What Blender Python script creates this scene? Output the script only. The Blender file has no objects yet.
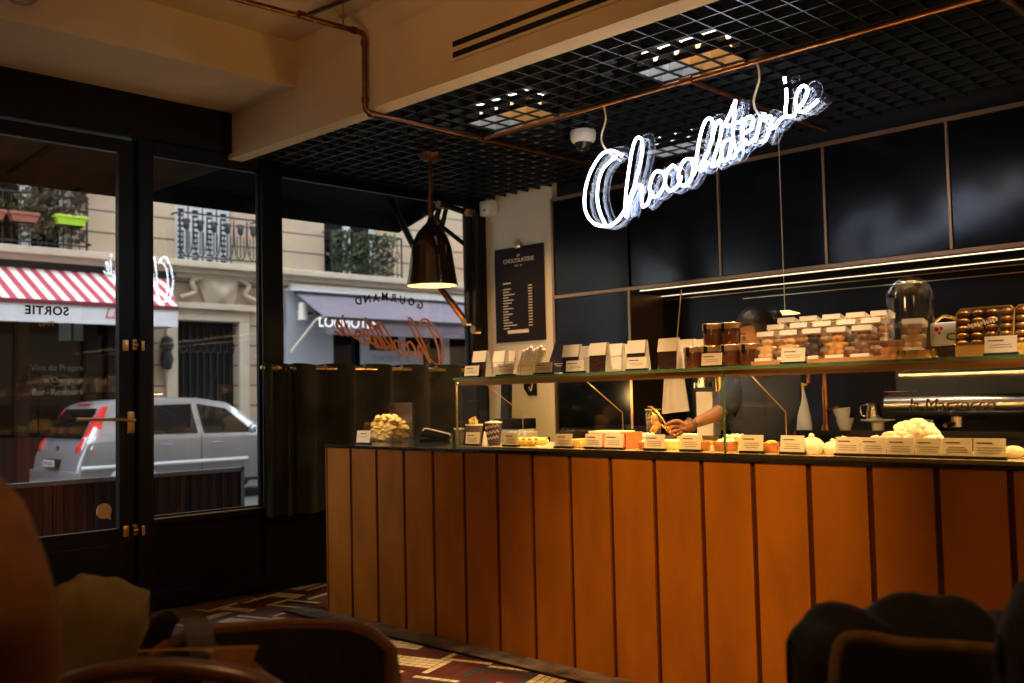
import bpy, bmesh, math, random
from mathutils import Vector, Matrix
random.seed(7)
R_ = math.radians
sc = bpy.context.scene
COL = sc.collection

# ------------------------------------------------------------------ camera
FPX = 1006.44
CAM = Vector((0, 0, 1.267))
yaw, pit, rol = R_(-44.3795), R_(3.1026), R_(-1.278)
_f = Vector((math.sin(yaw)*math.cos(pit), math.cos(yaw)*math.cos(pit), math.sin(pit)))
_r = Vector((math.cos(yaw), -math.sin(yaw), 0)); _u = _r.cross(_f)
_r, _u = _r*math.cos(rol)+_u*math.sin(rol), -_r*math.sin(rol)+_u*math.cos(rol)
cd = bpy.data.cameras.new('camera'); cam = bpy.data.objects.new('camera', cd); COL.objects.link(cam)
cd.lens = FPX/1024*36; cd.sensor_width = 36; cd.clip_start = .05; cd.clip_end = 200
cam.matrix_world = Matrix(((_r.x,_u.x,-_f.x,CAM.x),(_r.y,_u.y,-_f.y,CAM.y),(_r.z,_u.z,-_f.z,CAM.z),(0,0,0,1)))
cd.dof.use_dof = True; cd.dof.focus_distance = 4.7; cd.dof.aperture_fstop = 2.6
sc.camera = cam

def ray(px, py): return _f + _r*((px-512)/FPX) - _u*((py-341.5)/FPX)
def on(px, py, ax, v):
    d = ray(px, py); return CAM + d*((v-CAM[ax])/d[ax])
def AY(px, py, Y): return on(px, py, 1, Y)      # measured on a plane facing the counter
def BX(px, py, X): return on(px, py, 0, X)      # measured on a plane parallel to the street front
def GZ(px, py, z): return on(px, py, 2, z)      # measured on a level

# ------------------------------------------------------------------ materials
def nt(name):
    m = bpy.data.materials.new(name); m.use_nodes = True
    n = m.node_tree; n.nodes.clear(); o = n.nodes.new('ShaderNodeOutputMaterial'); return m, n, o
def pbr(name, col, rough=.5, metal=0., noise=0., scale=8., bump=0., coat=0., spec=.5, stretch=None, sheen=0., emis=None, es=0., trans=0., ior=1.45):
    m, n, o = nt(name)
    b = n.nodes.new('ShaderNodeBsdfPrincipled'); n.links.new(b.outputs[0], o.inputs[0])
    b.inputs['Base Color'].default_value = (*col, 1); b.inputs['Roughness'].default_value = rough
    b.inputs['Metallic'].default_value = metal; b.inputs['Coat Weight'].default_value = coat
    b.inputs['Specular IOR Level'].default_value = spec; b.inputs['Sheen Weight'].default_value = sheen
    b.inputs['Transmission Weight'].default_value = trans; b.inputs['IOR'].default_value = ior
    if emis: b.inputs['Emission Color'].default_value = (*emis, 1); b.inputs['Emission Strength'].default_value = es
    tc = n.nodes.new('ShaderNodeTexCoord'); mp = n.nodes.new('ShaderNodeMapping'); n.links.new(tc.outputs['Object'], mp.inputs[0])
    if stretch: mp.inputs['Scale'].default_value = stretch
    nz = n.nodes.new('ShaderNodeTexNoise'); nz.inputs['Scale'].default_value = scale; nz.inputs['Detail'].default_value = 5
    n.links.new(mp.outputs[0], nz.inputs['Vector'])
    if noise > 0:
        mx = n.nodes.new('ShaderNodeMix'); mx.data_type = 'RGBA'
        mx.inputs['A'].default_value = (*[c*(1-noise) for c in col], 1); mx.inputs['B'].default_value = (*[min(1, c*(1+noise)) for c in col], 1)
        cr = n.nodes.new('ShaderNodeMapRange'); cr.inputs['From Min'].default_value = .3; cr.inputs['From Max'].default_value = .7
        n.links.new(nz.outputs['Fac'], cr.inputs['Value']); n.links.new(cr.outputs[0], mx.inputs['Factor']); n.links.new(mx.outputs['Result'], b.inputs['Base Color'])
    if bump > 0:
        bp = n.nodes.new('ShaderNodeBump'); bp.inputs['Strength'].default_value = bump; bp.inputs['Distance'].default_value = .01
        n.links.new(nz.outputs['Fac'], bp.inputs['Height']); n.links.new(bp.outputs[0], b.inputs['Normal'])
    return m
def emit(name, col, s):
    m, n, o = nt(name); e = n.nodes.new('ShaderNodeEmission'); e.inputs[0].default_value = (*col, 1); e.inputs[1].default_value = s
    n.links.new(e.outputs[0], o.inputs[0]); return m
def clear(name, tint=(1, 1, 1), refl=1.0, haze=0.0, rough=0.0, ior=1.45, hazecol=(1, 1, 1)):
    m, n, o = nt(name)
    t = n.nodes.new('ShaderNodeBsdfTransparent'); t.inputs[0].default_value = (*tint, 1)
    g = n.nodes.new('ShaderNodeBsdfGlossy'); g.inputs['Roughness'].default_value = rough; g.inputs[0].default_value = (refl, refl, refl, 1)
    ge = n.nodes.new('ShaderNodeNewGeometry'); dt = n.nodes.new('ShaderNodeVectorMath'); dt.operation = 'DOT_PRODUCT'
    n.links.new(ge.outputs['Normal'], dt.inputs[0]); n.links.new(ge.outputs['Incoming'], dt.inputs[1])
    def mth(op, a, b):
        q = n.nodes.new('ShaderNodeMath'); q.operation = op
        for k, v in ((0, a), (1, b)):
            if v is None: continue
            if isinstance(v, (int, float)): q.inputs[k].default_value = v
            else: n.links.new(v, q.inputs[k])
        return q.outputs[0]
    f0 = ((ior-1)/(ior+1))**2
    sch = mth('ADD', mth('MULTIPLY', mth('POWER', mth('SUBTRACT', 1.0, mth('ABSOLUTE', dt.outputs['Value'], None)), 5.0), 1-f0), f0)
    mx = n.nodes.new('ShaderNodeMixShader'); n.links.new(sch, mx.inputs[0]); n.links.new(t.outputs[0], mx.inputs[1]); n.links.new(g.outputs[0], mx.inputs[2])
    last = mx
    if haze > 0:
        d = n.nodes.new('ShaderNodeBsdfDiffuse'); d.inputs[0].default_value = (*hazecol, 1)
        tr = n.nodes.new('ShaderNodeBsdfTranslucent'); tr.inputs[0].default_value = (*hazecol, 1)
        ad = n.nodes.new('ShaderNodeMixShader'); ad.inputs[0].default_value = .5; n.links.new(d.outputs[0], ad.inputs[1]); n.links.new(tr.outputs[0], ad.inputs[2])
        m2 = n.nodes.new('ShaderNodeMixShader'); m2.inputs[0].default_value = haze; n.links.new(mx.outputs[0], m2.inputs[1]); n.links.new(ad.outputs[0], m2.inputs[2]); last = m2
    n.links.new(last.outputs[0], o.inputs[0]); return m

M = {}
M['black'] = pbr('black_paint', (.0035, .0036, .0042), .4, spec=.25, noise=.2, bump=.05)
M['blackmatt'] = pbr('matt_black', (.005, .005, .0055), .6, spec=.3)
M['grid'] = pbr('grid_black', (.010, .012, .016), .40, spec=.45)
M['plaster'] = pbr('beige_plaster', (.56, .42, .27), .85, noise=.06, scale=3, bump=.05)
M['whitewall'] = pbr('white_wall', (.62, .54, .42), .8, noise=.05, scale=3)
M['copper'] = pbr('copper_sheet', (.46, .150, .009), .50, metal=.30, spec=.22, noise=.16, scale=5, stretch=(1.4, 1.4, .5), bump=.04)
M['copperedge'] = pbr('copper_edge', (.085, .018, .007), .5, metal=.3)
M['pipe'] = pbr('copper_pipe', (.36, .15, .065), .30, metal=.9, noise=.35, scale=14)
M['darkpipe'] = pbr('dark_copper_pipe', (.16, .062, .03), .32, metal=.9, noise=.4, scale=14)
M['brass'] = pbr('brass', (.62, .42, .17), .28, metal=1.)
M['bronze'] = pbr('brown_bronze', (.30, .17, .085), .35, metal=.8)
M['gloss'] = pbr('black_gloss_door', (.0025, .0032, .006), .17, spec=.34, noise=.3, scale=1.5)
M['stonetop'] = pbr('dark_counter_stone', (.02, .019, .017), .12, noise=.4, scale=30)
M['glass'] = clear('window_glass', (.93, .95, .95), ior=1.5)
M['caseglass'] = clear('case_glass', (.97, .98, .95), ior=1.35)
M['glassedge'] = pbr('green_glass_edge', (.10, .22, .11), .12, spec=.8, trans=.3)
M['shelfglass'] = clear('shelf_glass', (.86, .93, .84), ior=1.4, haze=.03)
M['acrylic'] = clear('clear_acrylic', (.97, .97, .96), ior=1.45, haze=.03)
M['sleeve'] = clear('thin_clear_sleeve', (.985, .985, .98), ior=1.4, haze=.022)
M['signacrylic'] = clear('edge_lit_acrylic', (.93, .95, 1), ior=1.3, haze=.015, hazecol=(.8, .88, 1))
M['acrylicrim'] = clear('acrylic_rim', (.9, .93, 1), ior=1.45, haze=.14, hazecol=(.8, .88, 1))
M['neon'] = emit('neon_tube', (.80, .86, 1.0), 17)
M['led'] = emit('warm_led', (1, .58, .20), 60)
M['led2'] = emit('warm_led_rear', (1, .60, .22), 75)
M['copperbright'] = pbr('bright_copper', (.78, .38, .12), .32, metal=.8)
M['ledthin'] = emit('shelf_led', (1, .74, .48), 2.0)
M['bulb'] = emit('bulb_glow', (1, .62, .28), 26)
M['spotlens'] = emit('spot_lens', (1, .80, .55), 10)
M['paper'] = pbr('white_paper', (.82, .74, .62), .7, noise=.03)
M['cream'] = pbr('cream_card', (.78, .66, .50), .75)
M['ink'] = pbr('black_ink', (.03, .025, .02), .6)
M['choc'] = pbr('dark_chocolate', (.035, .014, .007), .38, noise=.5, scale=60, bump=.6)
M['milkchoc'] = pbr('milk_chocolate', (.26, .10, .035), .38, noise=.2, scale=30)
M['caramel'] = pbr('caramel_chocolate', (.72, .33, .055), .4, noise=.15, scale=30)
M['blond'] = pbr('blond_chocolate', (.78, .48, .20), .4, noise=.1, scale=30)
M['gold'] = pbr('gold_foil', (.75, .45, .12), .25, metal=.9, bump=.2, scale=40)
M['wood'] = pbr('warm_wood', (.42, .20, .07), .45, noise=.25, scale=9, stretch=(1, 6, 6))
M['darkwood'] = pbr('dark_chair_wood', (.11, .040, .014), .35, noise=.3, scale=9, coat=.3)
M['leather'] = pbr('dark_brown_leather', (.012, .006, .004), .5, noise=.3, scale=40, bump=.2)
M['tanleather'] = pbr('tan_leather_strap', (.30, .13, .035), .5, noise=.2, scale=30)
M['chrome'] = pbr('brushed_steel', (.62, .56, .50), .25, metal=1., noise=.1, scale=20, stretch=(1, 1, 12))
M['steel'] = pbr('steel', (.5, .5, .5), .3, metal=1.)
M['ceramic'] = pbr('white_ceramic', (.75, .70, .62), .3)
M['velvet'] = pbr('dark_olive_velvet', (.016, .015, .009), .9, noise=.5, scale=7, sheen=.08, bump=.3)
M['cupbrown'] = pbr('brown_paper_cup', (.13, .075, .07), .6)
M['cuppurple'] = pbr('purple_paper_cup', (.055, .028, .075), .5)
M['navy'] = pbr('navy_card', (.010, .012, .040), .5)
M['pastry'] = pbr('golden_pastry', (.88, .55, .16), .6, noise=.35, scale=35, bump=.5)
M['tart'] = pbr('brown_tart_crust', (.42, .15, .04), .55, noise=.3, scale=40, bump=.4)
M['cream2'] = pbr('whipped_cream', (.92, .84, .68), .55, noise=.05, scale=30, bump=.4)
M['meringue'] = pbr('pale_meringue', (.90, .78, .56), .6, noise=.1, scale=20)
M['yellow'] = pbr('yellow_plastic', (.80, .55, .03), .4)
M['orangebox'] = pbr('orange_box', (.55, .20, .06), .55, noise=.2, scale=20)
M['skin'] = pbr('brown_skin', (.25, .098, .042), .5, noise=.1, scale=20)
M['hair'] = pbr('black_hair', (.012, .009, .008), .45, noise=.4, scale=60, bump=.5)
M['shirt'] = pbr('slate_blue_shirt', (.030, .040, .085), .85, noise=.15, scale=30, bump=.15)
M['sweater'] = pbr('brown_sweater', (.17, .065, .014), .9, noise=.25, scale=12, bump=.3)
M['jeans'] = pbr('dark_trousers', (.02, .02, .025), .9)
M['khaki'] = pbr('khaki_cloth', (.16, .105, .035), .9, noise=.25, scale=9, bump=.4)
M['blackcloth'] = pbr('black_cloth', (.012, .011, .010), .85, noise=.3, scale=14, bump=.4)
M['lining'] = pbr('ochre_lining', (.22, .12, .035), .8, noise=.3, scale=14)
M['white'] = pbr('white_plastic', (.75, .73, .70), .4)
M['smoke'] = pbr('smoked_dome', (.02, .02, .02), .08)
M['decal'] = pbr('copper_lettering', (.50, .17, .06), .5)
M['blackletter'] = pbr('black_lettering', (.02, .015, .015), .6)
# street
M['asphalt'] = pbr('asphalt', (.06, .06, .062), .8, noise=.2, scale=20)
M['pavement'] = pbr('pavement', (.22, .21, .20), .85, noise=.15, scale=6)
M['trimstone'] = pbr('pale_stone_trim', (.50, .43, .34), .8, noise=.08, scale=3)
M['shutter'] = pbr('grey_shutter', (.52, .54, .56), .6)
M['wframe'] = pbr('pale_window_frame', (.55, .57, .60), .5)
M['darkglass'] = pbr('dark_window', (.004, .004, .005), .06, spec=.3)
M['iron'] = pbr('black_iron', (.012, .013, .015), .5)
M['silver'] = pbr('silver_car_paint', (.30, .31, .34), .28, metal=.55, coat=.6)
M['darkpaint'] = pbr('dark_car_paint', (.012, .014, .018), .2, coat=.6)
M['tyre'] = pbr('tyre', (.015, .015, .015), .8)
M['redlens'] = pbr('red_lens', (.62, .015, .02), .15, coat=.6)
M['whitelens'] = pbr('clear_lens', (.75, .6, .6), .15, coat=.6)
M['plate'] = pbr('number_plate', (.65, .65, .62), .4)
M['bluegrey'] = pbr('pale_blue_grey_wood', (.42, .46, .53), .5)
M['lilac'] = pbr('lilac_canvas', (.15, .125, .16), .8, noise=.1, scale=2)
M['valance'] = pbr('white_canvas', (.62, .63, .67), .8, noise=.08, scale=3)
M['shopblack'] = pbr('black_shopfront', (.014, .010, .009), .4)
M['shopbrown'] = pbr('brown_shopfront', (.016, .006, .004), .5, spec=.3)
M['terracotta'] = pbr('terracotta', (.30, .10, .07), .7)
M['lime'] = pbr('lime_plastic', (.36, .60, .04), .5)
M['leaf'] = pbr('leaf', (.06, .085, .035), .7, noise=.4, scale=20)
M['dryleaf'] = pbr('dry_leaf', (.10, .085, .055), .8, noise=.3, scale=20)
M['canopy'] = pbr('dark_canopy', (.003, .003, .0035), .8, spec=.1)
M['sticker'] = pbr('ochre_sticker', (.62, .42, .18), .6)
M['ribbed'] = pbr('ribbed_screen', (.009, .0095, .011), .6, spec=.2)

def stone_mat():
    m, n, o = nt('limestone_courses')
    b = n.nodes.new('ShaderNodeBsdfPrincipled'); n.links.new(b.outputs[0], o.inputs[0]); b.inputs['Roughness'].default_value = .85
    g = n.nodes.new('ShaderNodeNewGeometry'); s = n.nodes.new('ShaderNodeSeparateXYZ'); n.links.new(g.outputs['Position'], s.inputs[0])
    c = n.nodes.new('ShaderNodeCombineXYZ'); n.links.new(s.outputs['Y'], c.inputs[0]); n.links.new(s.outputs['Z'], c.inputs[1])
    t = n.nodes.new('ShaderNodeTexBrick'); n.links.new(c.outputs[0], t.inputs['Vector'])
    t.inputs['Scale'].default_value = 1; t.inputs['Brick Width'].default_value = 80; t.inputs['Row Height'].default_value = .40; t.inputs['Mortar Size'].default_value = .017; t.inputs['Mortar Smooth'].default_value = .2
    t.inputs['Color1'].default_value = (.56, .43, .31, 1); t.inputs['Color2'].default_value = (.50, .395, .29, 1); t.inputs['Mortar'].default_value = (.15, .12, .10, 1)
    nz = n.nodes.new('ShaderNodeTexNoise'); nz.inputs['Scale'].default_value = 1.6; nz.inputs['Detail'].default_value = 6; n.links.new(g.outputs['Position'], nz.inputs['Vector'])
    mx = n.nodes.new('ShaderNodeMix'); mx.data_type = 'RGBA'; mx.blend_type = 'MULTIPLY'; mx.inputs['Factor'].default_value = .35
    n.links.new(t.outputs['Color'], mx.inputs['A']); n.links.new(nz.outputs['Color'], mx.inputs['B']); n.links.new(mx.outputs['Result'], b.inputs['Base Color'])
    bp = n.nodes.new('ShaderNodeBump'); bp.invert = True; bp.inputs['Distance'].default_value = .03; n.links.new(t.outputs['Fac'], bp.inputs['Height']); n.links.new(bp.outputs[0], b.inputs['Normal'])
    return m
M['stone'] = stone_mat()
def stripe_mat():
    m, n, o = nt('red_white_stripe')
    b = n.nodes.new('ShaderNodeBsdfPrincipled'); n.links.new(b.outputs[0], o.inputs[0]); b.inputs['Roughness'].default_value = .85
    g = n.nodes.new('ShaderNodeNewGeometry'); s = n.nodes.new('ShaderNodeSeparateXYZ'); n.links.new(g.outputs['Position'], s.inputs[0])
    d = n.nodes.new('ShaderNodeMath'); d.operation = 'DIVIDE'; d.inputs[1].default_value = .235; n.links.new(s.outputs['Y'], d.inputs[0])
    f = n.nodes.new('ShaderNodeMath'); f.operation = 'FRACT'; n.links.new(d.outputs[0], f.inputs[0])
    k = n.nodes.new('ShaderNodeMath'); k.operation = 'GREATER_THAN'; k.inputs[1].default_value = .52; n.links.new(f.outputs[0], k.inputs[0])
    mx = n.nodes.new('ShaderNodeMix'); mx.data_type = 'RGBA'; mx.inputs['A'].default_value = (.62, .60, .55, 1); mx.inputs['B'].default_value = (.36, .045, .07, 1)
    n.links.new(k.outputs[0], mx.inputs['Factor']); n.links.new(mx.outputs['Result'], b.inputs['Base Color']); return m
M['stripe'] = stripe_mat()
def floor_mat():
    m, n, o = nt('mosaic_floor')
    b = n.nodes.new('ShaderNodeBsdfPrincipled'); n.links.new(b.outputs[0], o.inputs[0]); b.inputs['Roughness'].default_value = .42
    g = n.nodes.new('ShaderNodeNewGeometry'); mp = n.nodes.new('ShaderNodeMapping'); n.links.new(g.outputs['Position'], mp.inputs[0])
    mp.inputs['Rotation'].default_value = (0, 0, R_(-18)); mp.inputs['Location'].default_value = (.11, .05, 0)
    ck = n.nodes.new('ShaderNodeTexChecker'); ck.inputs['Scale'].default_value = 1/.24; n.links.new(mp.outputs[0], ck.inputs[0])
    cols = []
    for k, rot in enumerate((0, 90)):
        m2 = n.nodes.new('ShaderNodeMapping'); m2.inputs['Rotation'].default_value = (0, 0, R_(rot)); n.links.new(mp.outputs[0], m2.inputs[0])
        br = n.nodes.new('ShaderNodeTexBrick'); n.links.new(m2.outputs[0], br.inputs['Vector']); br.offset = 0.0; br.inputs['Scale'].default_value = 1
        br.inputs['Brick Width'].default_value = .24; br.inputs['Row Height'].default_value = .04; br.inputs['Mortar Size'].default_value = .003
        br.inputs['Color1'].default_value = (0, 0, 0, 1); br.inputs['Color2'].default_value = (1, 1, 1, 1); br.inputs['Mortar'].default_value = (.30, .30, .30, 1)
        rp = n.nodes.new('ShaderNodeValToRGB'); rp.color_ramp.interpolation = 'CONSTANT'; e = rp.color_ramp.elements
        e[0].position = 0; e[0].color = (.10, .022, .012, 1); e[1].position = .33; e[1].color = (.045, .047, .055, 1)
        x = e.new(.47); x.color = (.13, .030, .014, 1); x = e.new(.64); x.color = (.72, .58, .34, 1)
        n.links.new(br.outputs['Color'], rp.inputs[0])
        b2 = n.nodes.new('ShaderNodeTexBrick'); n.links.new(m2.outputs[0], b2.inputs['Vector']); b2.offset = 0.0; b2.inputs['Scale'].default_value = 1
        b2.inputs['Brick Width'].default_value = .048; b2.inputs['Row Height'].default_value = .04; b2.inputs['Mortar Size'].default_value = .0022
        b2.inputs['Color1'].default_value = (1, 1, 1, 1); b2.inputs['Color2'].default_value = (.8, .8, .8, 1); b2.inputs['Mortar'].default_value = (.25, .22, .2, 1)
        mu = n.nodes.new('ShaderNodeMix'); mu.data_type = 'RGBA'; mu.blend_type = 'MULTIPLY'; mu.inputs['Factor'].default_value = 1
        n.links.new(rp.outputs[0], mu.inputs['A']); n.links.new(b2.outputs['Color'], mu.inputs['B']); cols.append(mu)
    mx = n.nodes.new('ShaderNodeMix'); mx.data_type = 'RGBA'
    n.links.new(ck.outputs['Fac'], mx.inputs['Factor']); n.links.new(cols[0].outputs['Result'], mx.inputs['A']); n.links.new(cols[1].outputs['Result'], mx.inputs['B'])
    n.links.new(mx.outputs['Result'], b.inputs['Base Color']); return m
M['floor'] = floor_mat()
M['border'] = pbr('grey_floor_border', (.17, .15, .13), .45, noise=.7, scale=10)

# ------------------------------------------------------------------ mesh helpers
class MB:
    def __init__(s): s.b = bmesh.new()
    def _x(s, vs, mat):
        if mat is not None:
            for v in vs: v.co = mat @ v.co
    def box(s, a, b, mat=None, bev=0):
        """axis-aligned box from corner a to corner b"""
        a, b = Vector(a), Vector(b)
        r = bmesh.ops.create_cube(s.b, size=1); vs = r['verts']
        c = (a+b)/2; d = b-a
        for v in vs: v.co = Vector((v.co.x*abs(d.x)+c.x, v.co.y*abs(d.y)+c.y, v.co.z*abs(d.z)+c.z))
        if bev > 0:
            es = {e for v in vs for e in v.link_edges}
            q = bmesh.ops.bevel(s.b, geom=list(es), offset=bev, segments=2, affect='EDGES', profile=.6)
            vs = list({v for f in q['faces'] for v in f.verts} | {v for v in vs if v.is_valid})
        s._x(vs, mat); return s
    def cyl(s, p, q, r, r2=None, n=16, caps=True):
        p, q = Vector(p), Vector(q); d = q-p; r2 = r if r2 is None else r2
        k = bmesh.ops.create_cone(s.b, cap_ends=caps, segments=n, radius1=r, radius2=r2, depth=d.length)
        mt = Matrix.Translation((p+q)/2) @ d.to_track_quat('Z', 'Y').to_matrix().to_4x4(); s._x(k['verts'], mt); return s
    def sph(s, c, r, sc_=(1, 1, 1), n=12, mat=None):
        k = bmesh.ops.create_uvsphere(s.b, u_segments=n*2 if n < 10 else n+6, v_segments=n, radius=r)
        mt = Matrix.Translation(Vector(c)) @ (mat if mat is not None else Matrix()) @ Matrix.Diagonal((*sc_, 1)); s._x(k['verts'], mt); return s
    def lathe(s, prof, c=(0, 0, 0), n=28, ripple=0, rn=8):
        c = Vector(c); rings = []
        for r, z in prof:
            if r < 1e-5: rings.append([s.b.verts.new(c+Vector((0, 0, z)))])
            else:
                rings.append([s.b.verts.new(c+Vector(((r*(1+ripple*math.cos(rn*2*math.pi*i/n)))*math.cos(2*math.pi*i/n), (r*(1+ripple*math.cos(rn*2*math.pi*i/n)))*math.sin(2*math.pi*i/n), z))) for i in range(n)])
        for a, b in zip(rings, rings[1:]):
            for i in range(n):
                j = (i+1) % n
                if len(a) == 1 and len(b) == 1: continue
                if len(a) == 1: f = [a[0], b[i], b[j]]
                elif len(b) == 1: f = [a[i], a[j], b[0]]
                else: f = [a[i], a[j], b[j], b[i]]
                try: s.b.faces.new(f)
                except ValueError: pass
        return s
    def tube(s, pts, r, n=8, closed=False):
        pts = [Vector(p) for p in pts]; L = len(pts)
        if L < 2: return s
        rings = []; up = None
        for i, p in enumerate(pts):
            t = (pts[(i+1) % L]-pts[i-1]) if closed else (pts[min(i+1, L-1)]-pts[max(i-1, 0)])
            if t.length < 1e-9: t = Vector((0, 0, 1))
            t.normalize()
            if up is None:
                up = Vector((0, 0, 1)) if abs(t.z) < .9 else Vector((1, 0, 0))
            x = t.cross(up)
            if x.length < 1e-4: x = t.orthogonal()
            x.normalize(); y = x.cross(t).normalized(); up = y
            rr = r[i] if isinstance(r, (list, tuple)) else r
            rings.append([s.b.verts.new(p+(x*math.cos(2*math.pi*k/n)+y*math.sin(2*math.pi*k/n))*rr) for k in range(n)])
        pr = list(zip(rings, rings[1:]))+([(rings[-1], rings[0])] if closed else [])
        for a, b in pr:
            for k in range(n): s.b.faces.new([a[k], a[(k+1) % n], b[(k+1) % n], b[k]])
        if not closed: s.b.faces.new(rings[0][::-1]); s.b.faces.new(rings[-1])
        return s
    def poly(s, pts, ext=None):
        """polygon, optionally extruded by vector ext"""
        vs = [s.b.verts.new(Vector(p)) for p in pts]; f = s.b.faces.new(vs)
        if ext is not None:
            ext = Vector(ext); w = [s.b.verts.new(v.co+ext) for v in vs]; s.b.faces.new(w[::-1]); N = len(vs)
            for i in range(N): s.b.faces.new([vs[i], w[i], w[(i+1) % N], vs[(i+1) % N]])
        return s
    def grid(s, fn, nu, nv, thick=None):
        vs = [[s.b.verts.new(Vector(fn(i/nu, j/nv))) for j in range(nv+1)] for i in range(nu+1)]
        for i in range(nu):
            for j in range(nv): s.b.faces.new([vs[i][j], vs[i+1][j], vs[i+1][j+1], vs[i][j+1]])
        if thick:
            bmesh.ops.recalc_face_normals(s.b, faces=s.b.faces[:]); bmesh.ops.solidify(s.b, geom=s.b.faces[:], thickness=thick)
        return s
    def build(s, name, mat, parent=None, smooth=True, world=True, origin=None):
        bmesh.ops.recalc_face_normals(s.b, faces=s.b.faces[:])
        vs = s.b.verts
        if parent is not None:
            off = Vector(parent.location) if world else Vector()
            par = parent.parent
            while par is not None and world: off = off+Vector(par.location); par = par.parent
        elif origin is not None: off = Vector(origin)
        else:
            xs = [v.co for v in vs]
            off = Vector(((min(c.x for c in xs)+max(c.x for c in xs))/2, (min(c.y for c in xs)+max(c.y for c in xs))/2, min(c.z for c in xs)))
        if world:
            for v in vs: v.co = v.co-off
        me = bpy.data.meshes.new(name); s.b.to_mesh(me); s.b.free()
        me.materials.append(mat)
        if smooth:
            for p in me.polygons: p.use_smooth = True
            try: me.set_sharp_from_angle(angle=R_(40))
            except Exception: pass
        o = bpy.data.objects.new(name, me); COL.objects.link(o)
        if parent is not None: o.parent = parent
        elif world: o.location = off
        return o
def catmull(pts, k=6, closed=False):
    P = [Vector(p) for p in pts]; out = []; L = len(P)
    rng = range(L) if closed else range(L-1)
    for i in rng:
        p0 = P[i-1] if (closed or i > 0) else P[i]; p1 = P[i]; p2 = P[(i+1) % L]; p3 = P[(i+2) % L] if (closed or i+2 < L) else p2
        for j in range(k):
            t = j/k; out.append(.5*((2*p1)+(p2-p0)*t+(2*p0-5*p1+4*p2-p3)*t*t+(3*p1-p0-3*p2+p3)*t**3))
    if not closed: out.append(P[-1])
    return out
def tag(o, label=None, cat=None, group=None, kind=None):
    if label: o['label'] = label
    if cat: o['category'] = cat
    if group: o['group'] = group
    if kind: o['kind'] = kind
    return o
def thing(name, loc, label, cat, group=None, rz=0):
    o = bpy.data.objects.new(name, None); COL.objects.link(o); o.location = loc; o.rotation_euler = (0, 0, rz); o.empty_display_size = .05
    return tag(o, label, cat, group)
def copy_tree(o, parent=None):
    c = o.copy(); COL.objects.link(c); c.parent = parent
    for ch in KIDS.get(o.name, [k for k in o.children]): copy_tree(ch, c)
    return c
KIDS = {}
def clone(o, loc, rz, label, group=None, scale=None):
    c = copy_tree(o); c.location = loc; c.rotation_euler = (0, 0, rz); c['label'] = label
    if group: c['group'] = group
    if scale: c.scale = scale
    return c
def struct(o): o['kind'] = 'structure'; return o
def text(name, body, size, mat, parent=None, mtx=None, ext=.001, align='CENTER', shear=0, spacing=1, bold=0):
    cu = bpy.data.curves.new(name, 'FONT'); cu.body = body; cu.size = size; cu.extrude = ext; cu.align_x = align; cu.align_y = 'CENTER'; cu.shear = shear; cu.space_character = spacing; cu.offset = bold
    cu.materials.append(mat); o = bpy.data.objects.new(name, cu); COL.objects.link(o)
    me = bpy.data.meshes.new_from_object(o); bpy.data.objects.remove(o); me.name = name
    if not me.materials: me.materials.append(mat)
    o = bpy.data.objects.new(name, me); COL.objects.link(o)
    if parent is not None: o.parent = parent
    if mtx is not None: o.matrix_local = mtx
    return o
def basis(x, y, loc):
    x, y = Vector(x).normalized(), Vector(y).normalized(); z = x.cross(y)
    return Matrix(((x.x, y.x, z.x, loc[0]), (x.y, y.y, z.y, loc[1]), (x.z, y.z, z.z, loc[2]), (0, 0, 0, 1)))
def mir(x, y, loc):   # mirrored basis (text read from the other side)
    m = basis(x, y, loc); m = m @ Matrix.Diagonal((-1, 1, 1, 1)); return m

XW, YB, ZG = -5.93, 5.75, 2.877      # street front, back wall, grid level
YC = 3.563                           # counter front

# ================================================================== ROOM SHELL
XE = 2.2                              # how far the room runs past the frame on the right
struct(MB().box((XW-.08, -3.0, -.06), (XE, 6.3, 0)).build('floor', M['floor'], smooth=False, origin=(0, 0, 0)))
MB_b = MB().box((-5.3, 3.41, 0.0), (XE, 3.56, .006)).build('trim_1', M['border'], smooth=False); struct(MB_b); MB_b['label'] = 'grey mosaic border along the counter foot'
struct(MB().box((-5.3, 3.395, 0.0), (XE, 3.41, .008)).build('trim_2', M['black'], smooth=False))
struct(MB().box((XW, -3.0, 3.45), (XE, 3.42, 3.5)).build('ceiling', M['plaster'], smooth=False))
# beam over the shop front: underside 3.165, inner face up to the ceiling
c0 = BX(234, 117, XW); zb = 3.165
xb = GZ(0, 25, zb).x
struct(MB().box((XW-.05, -3.0, zb), (xb+.10, 3.42, 3.46)).build('ceiling_beam', M['plaster'], smooth=False))
# bulkhead between ceiling and grid, with a shallow step at the pipe
struct(MB().box((XW-.05, 3.40, ZG-.01), (-4.33, 3.505, 3.5)).box((-4.33, 3.385, ZG-.01), (XE, 3.505, 3.5)).build('wall_bulkhead', M['plaster'], smooth=False))
# linear vent
v = thing('air_vent', (-2.2, 3.38, 3.0), 'long black two-slot air vent in the beige bulkhead above the counter', 'vent')
MB().box((-3.70, 3.374, 2.955), (-.6, 3.384, 3.085)).build('frame', M['plaster'], v, smooth=False)
for z in (2.985, 3.040): MB().box((-3.67, 3.370, z-.014), (-.63, 3.3755, z+.014)).build('slot', M['blackmatt'], v, smooth=False)
# plenum above the grid
struct(MB().box((XW-.05, 3.5, 3.42), (XE, 6.3, 3.5)).build('ceiling_plenum', M['blackmatt'], smooth=False))
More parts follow.
